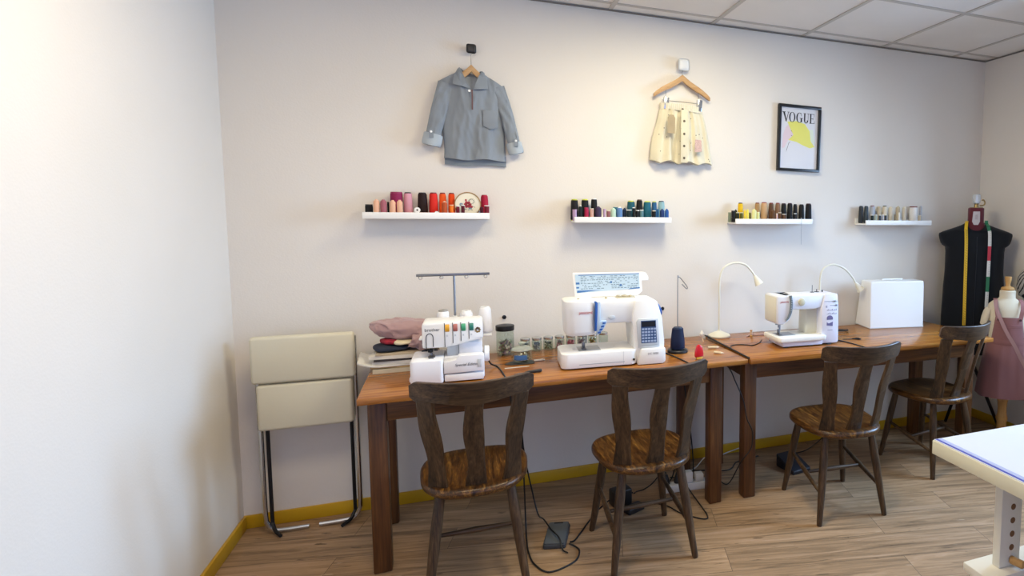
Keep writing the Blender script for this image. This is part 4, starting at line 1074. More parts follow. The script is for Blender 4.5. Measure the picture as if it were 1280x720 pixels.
# collar leaves
def leaf(pts, y0, y1, name):
    bm = BM(); t_ = BM()
    vs = [t_.verts.new((x, y, z)) for x, y, z in pts]
    f = t_.faces.new(vs)
    ex = bmesh.ops.extrude_face_region(t_, geom=[f]); bmesh.ops.translate(t_, vec=(0, .004, 0), verts=[v for v in ex['geom'] if isinstance(v, bmesh.types.BMVert)])
    bmesh.ops.bevel(t_, geom=t_.edges[:], offset=.0015, segments=2, profile=.5, affect='EDGES')
    merge(bm, t_); return obj(name, bm, BLU, t, 50)
leaf([(-.052, -.030, .480), (-.040, -.050, .450), (-.006, -.068, .372), (-.040, -.072, .380), (-.086, -.066, .388), (-.080, -.050, .430), (-.062, -.032, .470)], 0, 0, 'collar')
leaf([(.050, -.030, .470), (.062, -.034, .462), (.074, -.052, .420), (.076, -.066, .376), (.040, -.072, .372), (.004, -.068, .368), (.036, -.052, .44)], 0, 0, 'collar')
bm = BM(); tube(bm, [(-.050, -.022, .472), (-.03, -.010, .456), (0, -.008, .448), (.03, -.010, .452), (.05, -.022, .466)], .006, 8, smooth=4); obj('collar_stand', bm, BLUD, t)
bm = BM(); prism(bm, [(-.003, .270), (.003, .270), (.0035, .368), (-.0025, .368)], .002, Matrix.Translation((.002, -.0665, 0))@FACE); obj('placket', bm, P('placket_brown', '#6A4A48', .6), t)
bm = BM(); cyl(bm, (-.010, -.0725, .360), (0, -1, 0), .0058, .002, 14); obj('button', bm, WHITE, t)
bm = BM(); prism(bm, [(.052, .195), (.086, .178), (.118, .192), (.122, .268), (.050, .275)], .0025, Matrix.Translation((0, -.0585, 0))@FACE@Matrix.Rotation(0, 4, 'Z'), .0008); obj('pocket', bm, BLU, t)

# skirt
SK = cloth_mat('cream_corduroy', '#D8D0B6'); SKB = cloth_mat('cream_waistband', '#DAD3BE')
t = thing('skirt', 'cream button front child skirt with kraft tag clipped on a hanger', 'skirt', (1.147, 0, 1.757), 0)
def sk_l(v): return lerp(-.126, -.190, v**.7)+.004*math.sin(v*7)
def sk_r(v): return lerp(.124, .188, v**.7)
def sk_t(u): return .335-.006*u
def sk_bz(u): return .006+.016*abs(math.sin(u*5.2+.6))-.004*u
def pleat(u, v): return math.sin(u*13+.8)*.6+math.sin(u*27+2)*.45*(1-v)+math.sin(u*7.3+.4)*.6
def sk_f(u, v):
    e = max(0., 1-u**4)
    return -.030-.022*e-.012*e*v-.024*e*pleat(u, v)*(.35+.65*v)
def sk_b(u, v): return -.012-.004*(1-u*u)
bm = BM(); pillow(bm, sk_l, sk_r, lambda u: sk_t(u)-.028, sk_bz, sk_f, sk_b, 90, 24); obj('body', bm, SK, t, 60)
bm = BM(); pillow(bm, lambda v: -.128, lambda v: .126, lambda u: sk_t(u)+.004+.002*math.sin(u*60), lambda u: sk_t(u)-.030, lambda u, v: -.034-.022*max(0, 1-u**4)-.0012*math.sin(u*70), lambda u, v: -.012, 110, 5); obj('waistband', bm, SKB, t, 60)
bm = BM(); prism(bm, [(-.026, .012), (.016, .012), (.010, .305), (-.024, .305)], .002, Matrix.Translation((0, -.086, 0))@FACE, .0006); pk = obj('placket', bm, SK, t)
for bz_ in (.312, .243, .172, .105, .038):
    bm = BM(); cyl(bm, (-.006, -.088 if bz_ < .3 else -.0595, bz_), (0, -1, 0), .0068, .002, 14); obj('button', bm, P('button_bronze', '#6E6452', .4, metal=.5), t)
bm = BM(); prism(bm, [(-.108, .172), (-.064, .170), (-.062, .255), (-.072, .272), (-.094, .272), (-.106, .257)], .0014, Matrix.Translation((0, -.096, 0))@FACE); tg = obj('kraft_tag', bm, P('kraft_card', '#A39274', .8, var=.06, vscale=20), t)
bm = BM(); tube(bm, [(-.082, -.0965, .262), (-.080, -.078, .29), (-.080, -.060, .325)], .0009, 5); obj('tag_string', bm, P('string_beige', '#BFB28C', .8), tg)
LACE = P('lace_pink', '#C4A7A0', .9, bump=.8, bscale=300, var=.25, vscale=160)
bm = BM(); prism(bm, [(.058, .075), (.101, .078), (.098, .142), (.061, .145)], .002, Matrix.Translation((0, -.086, 0))@FACE); obj('pocket_patch', bm, LACE, t)
DOTM = P('dot_dark', '#54483E', .7)
bm = BM()
rq = random.Random(11)
for k in range(24):
    u = rq.uniform(-.9, .9); v = rq.uniform(.1, .95)
    x = lerp(sk_l(v), sk_r(v), (u+1)/2); z = (sk_t(u)-.028)*(1-v)+sk_bz(u)*v
    lathe(bm, [(.003, 0), (.0026, .0008)], 8, frame_to((x, sk_f(u, v)-.0003, z), (0, -1, 0)))
obj('dots', bm, DOTM, t)

# ------------------------------------------------------------------ adult dress form
t = thing('dress_form', 'maroon adult dress form with glass top knob on a dark tripod in the corner', 'dress form', (3.175, -.235, 0), math.radians(-38))
MAROON = P('form_maroon', '#5A1424', .85, sheen=.2)
def ellipse_ring(a, b, z, n=40, ox=0, oy=0, e=.9):
    return [(ox+a*math.copysign(abs(math.cos(2*PI*i/n))**e, math.cos(2*PI*i/n)), oy+b*math.copysign(abs(math.sin(2*PI*i/n))**e, math.sin(2*PI*i/n)), z) for i in range(n)]
bm = BM(); loft(bm, [ellipse_ring(*q) for q in ((.13, .085, .72), (.14, .09, .82), (.115, .08, 1.02), (.13, .088, 1.18), (.15, .080, 1.28), (.125, .052, 1.360), (.07, .045, 1.400), (.050, .050, 1.44), (.050, .047, 1.532), (.046, .043, 1.536))]); obj('torso', bm, MAROON, t, 50)
bm = BM(); lathe(bm, [(.042, 1.5365), (.042, 1.540), (.016, 1.541), (.012, 1.56), (.018, 1.565)], 24); obj('neck_plate', bm, P('brass_dull', '#9A8458', .35, metal=.9), t)
bm = BM(); lathe(bm, [(.018, 1.5655), (.024, 1.573), (.027, 1.60), (.025, 1.622), (.018, 1.628)], 10); obj('knob', bm, P('knob_glassy', '#C6CBCE', .12, spec=.8), t, 20)
bm = BM(); tube(bm, [(.02, 0, 1.551), (.044, -.004, 1.555), (.052, -.004, 1.572), (.042, -.004, 1.590), (.032, -.004, 1.585)], .0045, 8, smooth=4); obj('hook', bm, P('brass_dull', '#9A8458', .35, metal=.9), t)
LAB = P('form_label', '#B9B2B4', .6)
bm = BM(); prism(bm, [(-.014, -.052), (.012, -.052), (.023, -.03), (.021, .037), (-.020, .037), (-.025, -.03)], .0012, face_at(-.004, -.0505, 1.475)); lb = obj('neck_label', bm, LAB, t)
bm = BM(); merge(bm, text_bm('|||||||', .018, .0002), face_at(-.004, -.0519, 1.475) @ Matrix.Rotation(PI/2, 4, 'Z')); obj('label_print', bm, P('label_ink', '#6A3A44', .6), lb)
bm = BM(); tube(bm, [(0, 0, .72), (0, 0, .30)], .014, 12); obj('pole', bm, IRON, t)
for a, ln in ((18, .23), (138, .17), (-102, .28)):
    c, s = math.cos(math.radians(a)), math.sin(math.radians(a))
    bm = BM(); tube(bm, [(c*.012, s*.012, .50), (c*ln, s*ln, .0125)], .011, 8); obj('leg', bm, IRON, t)

# black sleeveless dress on it
BLK = P('black_cloth', '#15181D', .85, spec=.15, sheen=.12, bump=.2, bscale=500)
d = thing('black_dress', 'black cap sleeve dress worn by the adult dress form', 'dress', (3.175, -.235, 0), math.radians(-38))
def dress_ring(a, b, z, n=64, fold=0., oy=0.):
    out = []
    for i in range(n):
        th = 2*PI*i/n; c, s = math.cos(th), math.sin(th)
        k = 1+fold*(.5*math.sin(7*th+z*3)+.5*math.sin(4*th+1.7+z*5))
        yy = b*k*math.copysign(abs(s)**.85, s)
        w_ = min(1., max(0., (z-1.385)/.045))       # round neckline dips at the front
        zd = .052*w_*max(0., -yy/b)**1.4
        yy -= .012*zd/.052
        if fold or z > 1.1: k2 = .006*nz(c*3, z*5, s*2)+.004*nz(c*7, z*9, s*4)
        else: k2 = 0.
        out.append((a*k*math.copysign(abs(c)**.85, c), oy+yy+(k2 if s < 0 and z < 1.36 else 0), z-zd))
    return out
bm = BM(); loft(bm, [dress_ring(*q) for q in ((.203, .108, .555, 64, .04), (.202, .108, .60, 64, .04), (.200, .108, .80, 64, .03), (.190, .106, 1.0, 64, .02), (.182, .106, 1.12, 64, .015), (.183, .104, 1.24, 64, .006), (.187, .101, 1.272), (.205, .095, 1.284), (.217, .090, 1.30), (.225, .082, 1.325), (.230, .072, 1.350), (.228, .066, 1.364), (.205, .063, 1.376), (.165, .062, 1.391), (.12, .061, 1.407), (.085, .060, 1.422), (.064, .058, 1.435), (.0575, .0565, 1.437), (.056, .056, 1.430))], cap=False)
obj('body', bm, BLK, d, 60)
bm = BM(); tube(bm, [(-.004, -.1125, .60), (-.002, -.1125, 1.0), (0, -.108, 1.2), (0, -.094, 1.345)], .0018, 6); obj('front_seam', bm, BLACK, d)

# measuring tapes round the neck
FM = Matrix.Translation((3.175, -.235, 0)) @ Matrix.Rotation(math.radians(-38), 4, 'Z')
def ribbon(bm, pts, w, th=.0012, side=Vector((1, 0, 0))):
    pts = smooth_path(pts, 6)
    rings = []
    for i, p in enumerate(pts):
        dd = (pts[min(i+1, len(pts)-1)]-pts[max(i-1, 0)]).normalized()
        sd = (side-dd*side.dot(dd)).normalized(); nn = sd.cross(dd)
        rings.append([p+sd*w*a+nn*th*b_ for a, b_ in ((-.5, -.5), (.5, -.5), (.5, .5), (-.5, .5))])
    loft(bm, rings); return pts
def front_y(z):  # front of dress surface
    for (z0, b0), (z1, b1) in zip(((.555, .112), (1.0, .106), (1.12, .106), (1.24, .104), (1.30, .098), (1.345, .088), (1.372, .078), (1.396, .068), (1.43, .062)), ((1.0, .106), (1.12, .106), (1.24, .104), (1.30, .098), (1.345, .088), (1.372, .078), (1.396, .068), (1.43, .062), (1.6, .06))):
        if z0 <= z <= z1: return -(b0+(b1-b0)*(z-z0)/(z1-z0))-.008
    return -.12
tY = thing('measuring_tape', 'yellow measuring tape hanging down the left of the black dress', 'measuring tape', FM @ Vector((-.07, -.12, 1.1)), math.radians(-38))
OFF = Vector((-.07, -.12, 1.1))
def tape_pts(x, zs, lean): return [Vector((x+lean*(1.4-z), front_y(z)-.002, z))-OFF for z in zs]
py_ = [Vector((-.052, .01, 1.447)), Vector((-.060, -.035, 1.443))]
bm = BM(); pts = ribbon(bm, [p-OFF for p in py_]+tape_pts(-.068, (1.40, 1.36, 1.30, 1.2, 1.1, 1.0, .9, .80, .755), .01), .020); ty = obj('band', bm, P('tape_yellow', '#D8B01C', .5), tY)
bm = BM()
for i, p in enumerate(pts[14:]):
    if i % 1 == 0: box(bm, p.x+.001, p.x+.008, p.y-.0016, p.y-.0008, p.z-.0012, p.z+.0012); box(bm, p.x-.004, p.x-.002, p.y-.0016, p.y-.0008, p.z+.004, p.z+.009)
obj('scale_marks', bm, P('tape_ink', '#4A3A10', .6), ty)
tC = thing('measuring_tape', 'green white and red measuring tape hanging down the right of the black dress', 'measuring tape', FM @ Vector((.09, -.12, 1.1)), math.radians(-38))
OFF = Vector((.09, -.12, 1.1))
cols = [('tape_green', '#1F6B45'), ('tape_white', '#D2D2CC'), ('tape_red', '#B02838')]
segs = [(0, 1.452, 1.385), (1, 1.385, 1.285), (2, 1.285, 1.190), (1, 1.19, 1.085), (0, 1.085, .985), (1, .985, .88), (2, .88, .79)]
def cx(z): return .060+.016*min(1, max(0, (1.44-z)/.06))+.0*(1.4-z)-.012*max(0, (1.35-z))
for k, za, zb in segs:
    zs = [za+(zb-za)*i/6 for i in range(7)]
    bm = BM(); ribbon(bm, [Vector((cx(z), (front_y(z)-.002) if z < 1.425 else -.045, z+.0))-OFF for z in zs], .020)
    so = obj('band', bm, P(cols[k][0], cols[k][1], .5), tC); so['label'] = ('green', 'white', 'red')[k]+' section'
    if k == 1:
        bm = BM()
        for i in range(11):
            z = za+(zb-za)*(i+.5)/11; q = Vector((cx(z), front_y(z)-.002, z))-OFF
            box(bm, q.x, q.x+.007, q.y-.0016, q.y-.0008, q.z-.001, q.z+.001)
        obj('scale_marks', bm, P('tape_ink2', '#5A5A58', .6), so)

# ------------------------------------------------------------------ child dress form on a wooden stand
CF = (3.150, -.54, 0)
t = thing('child_dress_form', 'cream child dress form with wooden neck knob on a round wooden stand', 'dress form', CF, math.radians(-38))
CREAMF = P('form_cream', '#D8CDB4', .85, sheen=.2, bump=.15, bscale=500)
bm = BM(); loft(bm, [ellipse_ring(*q) for q in ((.085, .075, .52), (.10, .085, .60), (.098, .082, .72), (.104, .080, .82), (.112, .078, .89), (.108, .066, .925), (.078, .052, .952), (.052, .046, .962), (.046, .042, .972), (.046, .042, 1.012), (.040, .036, 1.017))]); obj('torso', bm, CREAMF, t, 50)
for s in (-1, 1):
    bm = BM(); rings = []
    for (x, z, w) in ((.098, .895, .036), (.113, .868, .037), (.124, .83, .035), (.130, .79, .032), (.131, .785, .024)):
        rings.append([(s*(x+.022*math.cos(2*PI*i/20)), w*1.15*math.sin(2*PI*i/20), z-.006*s*0+.012*math.cos(2*PI*i/20)) for i in range(20)])
    loft(bm, rings); obj('arm_cap', bm, CREAMF, t, 50)
bm = BM(); lathe(bm, [(.036, 1.0175), (.041, 1.026), (.034, 1.036), (.016, 1.042), (.0135, 1.055), (.018, 1.075), (.021, 1.098), (.019, 1.103)], 24); obj('neck_knob', bm, BEECHZ, t)
bm = BM(); lathe(bm, [(.03, .52), (.028, .40), (.026, .34), (.032, .325), (.035, .315), (.030, .30), (.026, .26), (.028, .22), (.036, .19), (.028, .165), (.030, .12), (.045, .09), (.05, .075)], 24); obj('stand_pole', bm, BEECHZ, t, 50)
bm = BM(); lathe(bm, [(.135, .001), (.142, .010), (.138, .028), (.115, .050), (.08, .066), (.05, .0745)], 36); obj('base', bm, BEECHZ, t, 50)
ROSE = P('rose_twill', '#8C5F5E', .9, sheen=.15, bump=.25, bscale=600, var=.04, vscale=8); ROSEL = P('rose_strap', '#9C6E6C', .9, bump=.2, bscale=600)
p = thing('pinafore', 'dusty rose pinafore dress worn by the child dress form', 'dress', CF, math.radians(-38))
bm = BM(); loft(bm, [dress_ring(a, b_, z, 72, f) for a, b_, z, f in ((.162, .118, .345, .05), (.160, .117, .36, .05), (.148, .112, .46, .045), (.132, .104, .57, .03), (.118, .098, .655, .012), (.113, .094, .68, 0.), (.113, .094, .70, 0), (.108, .092, .71, 0))], cap=False); obj('skirt', bm, ROSE, p, 60)
bm = BM(); loft(bm, [dress_ring(a, b_, z, 64, 0) for a, b_, z in ((.1145, .0955, .682), (.1155, .0965, .690), (.1155, .0965, .706), (.1145, .0955, .714))], cap=False); obj('waistband', bm, ROSE, p, 60)
bm = BM(); rings = []
for z, w in ((.71, .094), (.76, .088), (.80, .083), (.845, .078), (.855, .077)):
    ring = []
    for i in range(13):
        u = -1+i/6; x = w*u; ring.append((x, -.0945*math.sqrt(max(.05, 1-(x/.122)**2)), z))
    for i in range(13):
        u = 1-i/6; x = w*u; ring.append((x, -.0905*math.sqrt(max(.05, 1-(x/.122)**2)), z))
    rings.append(ring)
loft(bm, rings); bib = obj('bib', bm, ROSE, p, 60)
bm = BM()
for z in (.785, .795, .805): tube(bm, [(x, -.0955*math.sqrt(1-(x/.122)**2), z) for x in [-.078+.0156*i for i in range(11)]], .0014, 5)
obj('pintucks', bm, ROSE, bib)
for s in (-1, 1):
    bm = BM(); ribbon(bm, [Vector((s*.062, -.0865, .838)), Vector((s*.068, -.084, .87)), Vector((s*.073, -.082, .90)), Vector((s*.076, -.066, .935)), Vector((s*.073, -.03, .956)), Vector((s*.066, .02, .958)), Vector((s*.05, .068, .92))], .024, .002); obj('strap', bm, ROSEL, p)
    bm = BM(); cyl(bm, (s*.062, -.0885, .842), (0, -1, 0), .0075, .002, 14); obj('button', bm, P('button_plum', '#4A2C30', .4), p)
bg = thing('shoulder_strap', 'pale rose bag strap worn diagonally across the pinafore', 'strap', CF, math.radians(-38))
bm = BM(); ribbon(bm, [Vector((-.075, -.040, .958)), Vector((-.079, -.074, .935)), Vector((-.073, -.093, .90)), Vector((-.05, -.104, .84)), Vector((-.015, -.108, .765)), Vector((.03, -.108, .69)), Vector((.075, -.106, .60)), Vector((.115, -.097, .53))], .022, .002, Vector((.8, 0, .5))); obj('band', bm, P('strap_pale_rose', '#A98482', .8), bg)

# striped garment hanging against the right wall at the picture edge
ST = bpy.data.materials.new('striped_cloth'); ST.use_nodes = True
nt = ST.node_tree; b = nt.nodes['Principled BSDF']; tc = nt.nodes.new('ShaderNodeTexCoord'); w = nt.nodes.new('ShaderNodeTexWave'); w.bands_direction = 'DIAGONAL'; w.inputs['Scale'].default_value = 14; w.inputs['Distortion'].default_value = 5; w.inputs['Detail Scale'].default_value = 1.2
rp = nt.nodes.new('ShaderNodeValToRGB'); rp.color_ramp.interpolation = 'CONSTANT'; rp.color_ramp.elements[0].color = lin('#B9B4AE'); rp.color_ramp.elements[1].position = .72; rp.color_ramp.elements[1].color = lin('#26262C')
nt.links.new(tc.outputs['Object'], w.inputs['Vector']); nt.links.new(w.outputs['Fac'], rp.inputs['Fac']); nt.links.new(rp.outputs['Color'], b.inputs['Base Color']); b.inputs['Roughness'].default_value = .9
t = thing('striped_bag', 'grey and black patterned cloth bag hanging at the right wall by the child form', 'bag', (3.39, -.52, 1.0))
bm = BM(); loft(bm, [ellipse_ring(a, b_, z, 32) for a, b_, z in ((.01, .05, -.06), (.03, .10, -.04), (.042, .118, .02), (.040, .110, .08), (.028, .08, .13), (.012, .03, .16))]); obj('pouch', bm, ST, t, 60)
bm = BM(); tube(bm, [(.0, -.02, .155), (.03, -.01, .27), (.04, 0, .30), (.03, .01, .27), (.0, .02, .155)], .004, 6, smooth=5); obj('cord', bm, CABLE, t)
hk = thing('wall_peg', 'small dark peg on the right wall holding the patterned bag', 'peg', (XR, -.52, 1.295))
bm = BM(); cyl(bm, (-.0005, 0, 0), (-1, 0, .15), .006, .035, 10, bev=.002); obj('pin', bm, IRON, hk)
bm = BM(); cyl(bm, (-.0005, 0, 0), (-1, 0, 0), .014, .004, 14); obj('rosette', bm, IRON, hk)

# ------------------------------------------------------------------ lamps
def lamp(loc, pts, d, label, base=True):
    t = thing('gooseneck_lamp', label, 'lamp', loc, 0, 'white gooseneck lamps on the right table')
    LW = P('lamp_white', '#E6E3D2', .4)
    bm = BM(); lathe(bm, [(.064, .0004), (.066, .004), (.066, .010), (.060, .015), (.03, .028), (.012, .034), (.009, .04)], 32); obj('base', bm, LW, t, 40)
    bm = BM(); tube(bm, pts, .0062, 10, smooth=8); obj('neck', bm, LW, t, 60)
    M = frame_to(pts[-1], d)
    bm = BM(); lathe(bm, [(.007, -.006), (.0095, .0), (.015, .016), (.019, .030), (.025, .050), (.027, .054), (.025, .054), (.018, .032)], 24, M); hd = obj('lamp_head', bm, LW, t, 40)
    bm = BM(); lathe(bm, [(.0178, .033), (.021, .044), (.0232, .050), (.011, .0505)], 20, M); obj('bulb_lens', bm, P('lens_grey', '#B9BDC0', .3), hd)
    return t
lamp((1.362, -.095, ZT), [(0, 0, .035), (0, 0, .20), (.0, -.003, .335), (.022, -.008, .405), (.085, -.012, .435), (.155, -.014, .425), (.200, -.016, .385), (.222, -.018, .353)], (.38, -.15, -.75), 'white gooseneck lamp standing left of the small sewing machine')
lamp((2.045, -.105, ZT), [(0, 0, .035), (0, 0, .20), (.0, -.002, .325), (.020, -.006, .385), (.085, -.010, .410), (.165, -.014, .385), (.225, -.018, .33), (.255, -.020, .285)], (.6, -.12, -.75), 'white gooseneck lamp rising behind the small sewing machine')

# ------------------------------------------------------------------ thread stand with navy cone
t = thing('thread_stand', 'black thread stand with a tall wire hook beside the large sewing machine', 'thread stand', (1.003, -.385, ZT), 0)
bm = BM(); lathe(bm, [(.052, .0004), (.054, .003), (.054, .012), (.050, .016), (.01, .018)], 32); obj('base', bm, BLACK, t)
bm = BM(); tube(bm, [(0, 0, .017), (0, 0, .37), (.004, 0, .392), (.010, 0, .392), (.028, -.01, .37), (.042, -.02, .348), (.046, -.02, .338), (.040, -.02, .335), (.018, -.012, .358)], .0024, 8, smooth=5); obj('wire', bm, STEEL, t)
tt = thing('thread_cone', 'navy thread cone on the black thread stand', 'thread cone', (1.003, -.385, ZT+.0182), 0)
NV = thread('navy2', '#131C38'); bm = BM(); lathe(bm, [(.0035, .004), (.036, .004), (.038, .008), (.037, .04), (.0295, .104), (.028, .108), (.0035, .108)], 28, cap=False); obj('thread_winding', bm, NV, tt)
bm = BM(); lathe(bm, [(.0035, .0003), (.030, .0003), (.030, .0038), (.0035, .0038)], 24, cap=False); obj('core_base', bm, P('cap_navy', CC['navy'], .5), tt)
bm = BM(); lathe(bm, [(.0035, .1082), (.024, .1082), (.022, .114), (.0035, .114)], 24, cap=False); obj('core', bm, P('cap_navy', CC['navy'], .5), tt)

# ------------------------------------------------------------------ jars
def jar_lid_glass(loc, r, h, label, lidmat, group=None, name='glass_jar', neck=.85, lidh=.014):
    t = thing(name, label, 'jar', loc, 0, group)
    hb = h-lidh; w = .0018
    outer = [(r*.92, .0004), (r, .006), (r, hb*.80), (r*.97, hb*.86), (r*neck, hb*.93), (r*neck, hb)]
    inner = [(r*neck-w, hb), (r*neck-w, hb*.93), (r*.97-w, hb*.86), (r-w, hb*.80), (r-w, .008), (r*.9-w, .0035)]
    bm = BM(); lathe(bm, outer+inner, 28); obj('glass', bm, GLASS, t, 50)
    bm = BM(); lathe(bm, [(r*neck+.003, hb-.004), (r*neck+.004, hb), (r*neck+.004, h-.002), (r*neck+.001, h), (.002, h)], 28, cap=False); lathe(bm, [(.002, hb+.0006), (r*neck+.0025, hb+.0006)], 28, cap=False); obj('lid', bm, lidmat, t, 50)
    return t
def contents(loc, r, h, cols, label, n=60, s=.006, seed=1, name='buttons', cat='buttons'):
    """loose small pieces filling a jar: uncountable"""
    rg = random.Random(seed); bm = BM()
    faces_mat = []
    for k in range(n):
        a = rg.uniform(0, 2*PI); q = r*math.sqrt(rg.random())*.93; z = .006+rg.random()*(h-.008)
        M = Matrix.Translation((q*math.cos(a), q*math.sin(a), z)) @ Matrix.Rotation(rg.uniform(0, PI), 4, (rg.uniform(-1, 1), rg.uniform(-1, 1), .3))
        i0 = len(bm.faces)
        lathe(bm, [(s*.7, -s*.25), (s, 0), (s*.7, s*.25)], 8, M)
        faces_mat.append((i0, len(bm.faces) if True else 0, rg.randrange(len(cols))))
    me_idx = []
    bm.faces.ensure_lookup_table()
    for i0, i1, c in faces_mat:
        for i in range(i0, i1): bm.faces[i].material_index = c
    o = obj(name, bm, None, None, 40, loc)
    for c in cols: o.data.materials.append(P('bead_'+c.strip('#'), c, .4))
    tag(o, label, cat, None, 'stuff')
    return o
J = (.163, -.135, ZT)
jar_lid_glass(J, .043, .152, 'big glass jar with black lid left of the small jars', P('jar_lid_black', '#17181A', .35), None, 'glass_jar', .96, .022)
contents(J, .031, .075, ['#7C6A8C', '#8E9C84', '#B9A9A0', '#93707C', '#CFC4B4'], 'purple and green trimmings in the big black lidded jar', 150, .008, 3, 'trimmings', 'trimmings')
bl = ['second from the left', 'third from the left', 'fourth from the left']
jl = ['small glass jar of grey beads, leftmost of the row by the wall', 'small glass jar of silver snaps, second of the row by the wall', 'small glass jar of olive beads, third of the row by the wall', 'small glass jar of rose beads, fourth of the row by the wall', 'small glass jar of bright pink beads behind the machine head', 'small glass jar of mauve beads behind the needle', 'small glass jar of amber beads right of the needle', 'nearly empty small glass jar, last of the row by the machine column']
jc = [['#6C7068', '#9A9C94', '#55584E'], ['#8A9098', '#B4B8C0', '#5C626C'], ['#6A7252', '#9AA088', '#3F4A38'], ['#A84A62', '#C8A0A4', '#7C6A62'], ['#C03A5A', '#D86A80'], ['#6E4A5A', '#9A8088'], ['#B0872E', '#8A4A3A', '#6E7A3E'], ['#B8B4AA', '#D8D4CA']]
for k in range(8):
    x = .262+.0588*k
    p = (x, -.104+.0354*(x-.26), ZT)
    jar_lid_glass(p, .0262, .072+.002*(k == 7), jl[k], GLASS if k in () else P('jar_lid_tin', '#C4C6C2', .25, metal=.8), 'small jars along the wall', 'glass_jar', .8, .010)
    contents(p, .0185, .046 if k < 7 else .012, jc[k], 'loose beads in the '+jl[k].replace('small glass jar of ', 'small jar of ').replace('nearly empty small glass jar', 'nearly empty jar'), 75 if k < 7 else 14, .0048, 20+k, 'beads', 'beads')
# lidded glass sweet jar
B = (.228, -.335, ZT)
t = thing('candy_jar', 'squat glass jar with knobbed glass lid and blue label on the left table', 'jar', B, 0)
bm = BM(); lathe(bm, [(.032, .006), (.046, .012), (.051, .030), (.047, .048), (.040, .056), (.046, .061), (.044, .061), (.038, .056), (.0452, .047), (.049, .030), (.0445, .0135), (.03, .009)], 32); obj('glass', bm, GLASS, t, 60)
bm = BM(); lathe(bm, [(.0455, .0615), (.049, .064), (.047, .070), (.030, .080), (.010, .083), (.009, .087), (.015, .092), (.016, .098), (.010, .102), (.001, .103), (.001, .0615)], 28, cap=False); obj('lid', bm, glass_mat('lid_glass', '#E6EEE6', .05, .35), t, 60)
bm = BM(); rings = []
for z in (.022, .030, .045):
    R = {.022: .0503, .030: .0517, .045: .0490}[z]
    rings.append([(R*math.cos(a), R*math.sin(a), z) for a in [math.radians(-140+5.5*i) for i in range(14)]]+[((R-.0006)*math.cos(a), (R-.0006)*math.sin(a), z) for a in [math.radians(-68.5-5.5*i) for i in range(14)]])
loft(bm, rings); obj('label', bm, P('label_blue', '#3E6AA0', .5), t, 60)
contents((B[0], B[1], ZT+.008), .034, .034, ['#B8B6AE', '#8C9094', '#6E747A', '#C8BEA8'], 'mixed buttons in the squat glass jar', 60, .006, 50, 'buttons', 'buttons')
t = thing('clip_strip', 'dark patterned strip under the squat glass jar', 'strip', (.222, -.345, ZT), math.radians(-4))
bm = BM(); prism(bm, [(-.075, -.02), (-.045, -.035), (.05, -.038), (.062, -.024), (.055, .03), (-.045, .028)], .004, Matrix.Translation((0, 0, .0005)), .001); obj('strip_body', bm, P('strip_dark', '#3C3E40', .6, bump=.5, bscale=300, var=.5, vscale=120), t)
t = thing('tape_roll', 'narrow pale tape sticking out right of the squat glass jar', 'tape', (.305, -.33, ZT), math.radians(5))
bm = BM(); box(bm, -.022, .022, -.006, .006, .0005, .008, .002); box(bm, .022, .03, -.005, .005, .001, .006, .001); obj('tape_body', bm, P('tape_pale', '#D5D0C8', .5), t)
t = thing('ruler', 'thin white strip lying on the left table before the glass jar', 'ruler', (.198, -.425, ZT), math.radians(4))
bm = BM(); box(bm, -.055, .055, -.005, .005, .0005, .0022, .0005); obj('ruler_body', bm, P('ruler_white', '#E8E8E4', .3), t)
# seam knife
t = thing('craft_knife', 'black handled craft knife lying at the front of the left table', 'knife', (.235, -.555, ZT), math.radians(9))
bm = BM(); tube(bm, [(-.012, 0, .0075), (.0, 0, .0075), (.03, 0, .008), (.058, 0, .0085), (.061, 0, .0085)], [.004, .0065, .0072, .0078, .006], 10); obj('handle', bm, BLACK, t, 50)
bm = BM(); prism(bm, [(-.012, -.003), (-.012, .003), (-.05, .001), (-.062, -.003)], .0016, Matrix.Translation((0, 0, .0065))); obj('blade', bm, STEEL, t)

# red and yellow chalk tool, chalk pencils, little white figure
t = thing('chalk_dispenser', 'red plastic chalk holder with yellow tip near the front edge of the left table', 'chalk holder', (1.052, -.568, ZT), math.radians(10))
bm = BM(); prism(bm, [(-.023, .012), (.023, .012), (.0235, .03), (.018, .055), (.008, .072), (-.003, .074), (-.013, .066), (-.021, .04)], .018, face_at(0, .009, 0), .005); obj('body', bm, P('red_plastic', '#C8141E', .3), t)
bm = BM(); prism(bm, [(-.013, .0004), (.017, .0004), (.020, .0118), (-.018, .0118)], .014, face_at(0, .007, 0), .002); obj('tip', bm, P('yellow_plastic', '#E2A93A', .4), t)
PC = P('pencil_cream', '#E2D2AE', .5)
for (x, y, L, a, lab) in ((1.213, -.372, .062, -14, 'longer cream chalk pencil near the table joint'), (1.190, -.500, .056, -48, 'shorter cream chalk pencil nearer the table edge')):
    t = thing('chalk_pencil', lab, 'pencil', (x, y, ZT), math.radians(a), 'cream chalk pencils')
    bm = BM(); tube(bm, [(-L/2, 0, .0065), (L/2-.016, 0, .0065)], .006, 8); obj('barrel', bm, PC, t, 30)
    bm = BM(); tube(bm, [(L/2-.0155, 0, .0065), (L/2, 0, .0065)], [.006, .0012], 8); obj('tip', bm, P('pencil_tip', '#F0E8D8', .6), t)
t = thing('pin_figure', 'tiny white flower shaped pin standing at the table joint before the lamp', 'pin', (1.215, -.19, ZT), 0)
bm = BM(); tube(bm, [(.006, -.01, .0006), (0, 0, .03)], [.0022, .003], 8); obj('stem', bm, PC, t)
bm = BM(); lathe(bm, [(.004, .028), (.012, .034), (.014, .046), (.008, .054), (.004, .062), (.002, .066)], 12); obj('head', bm, P('pin_white', '#EFECE4', .5), t)
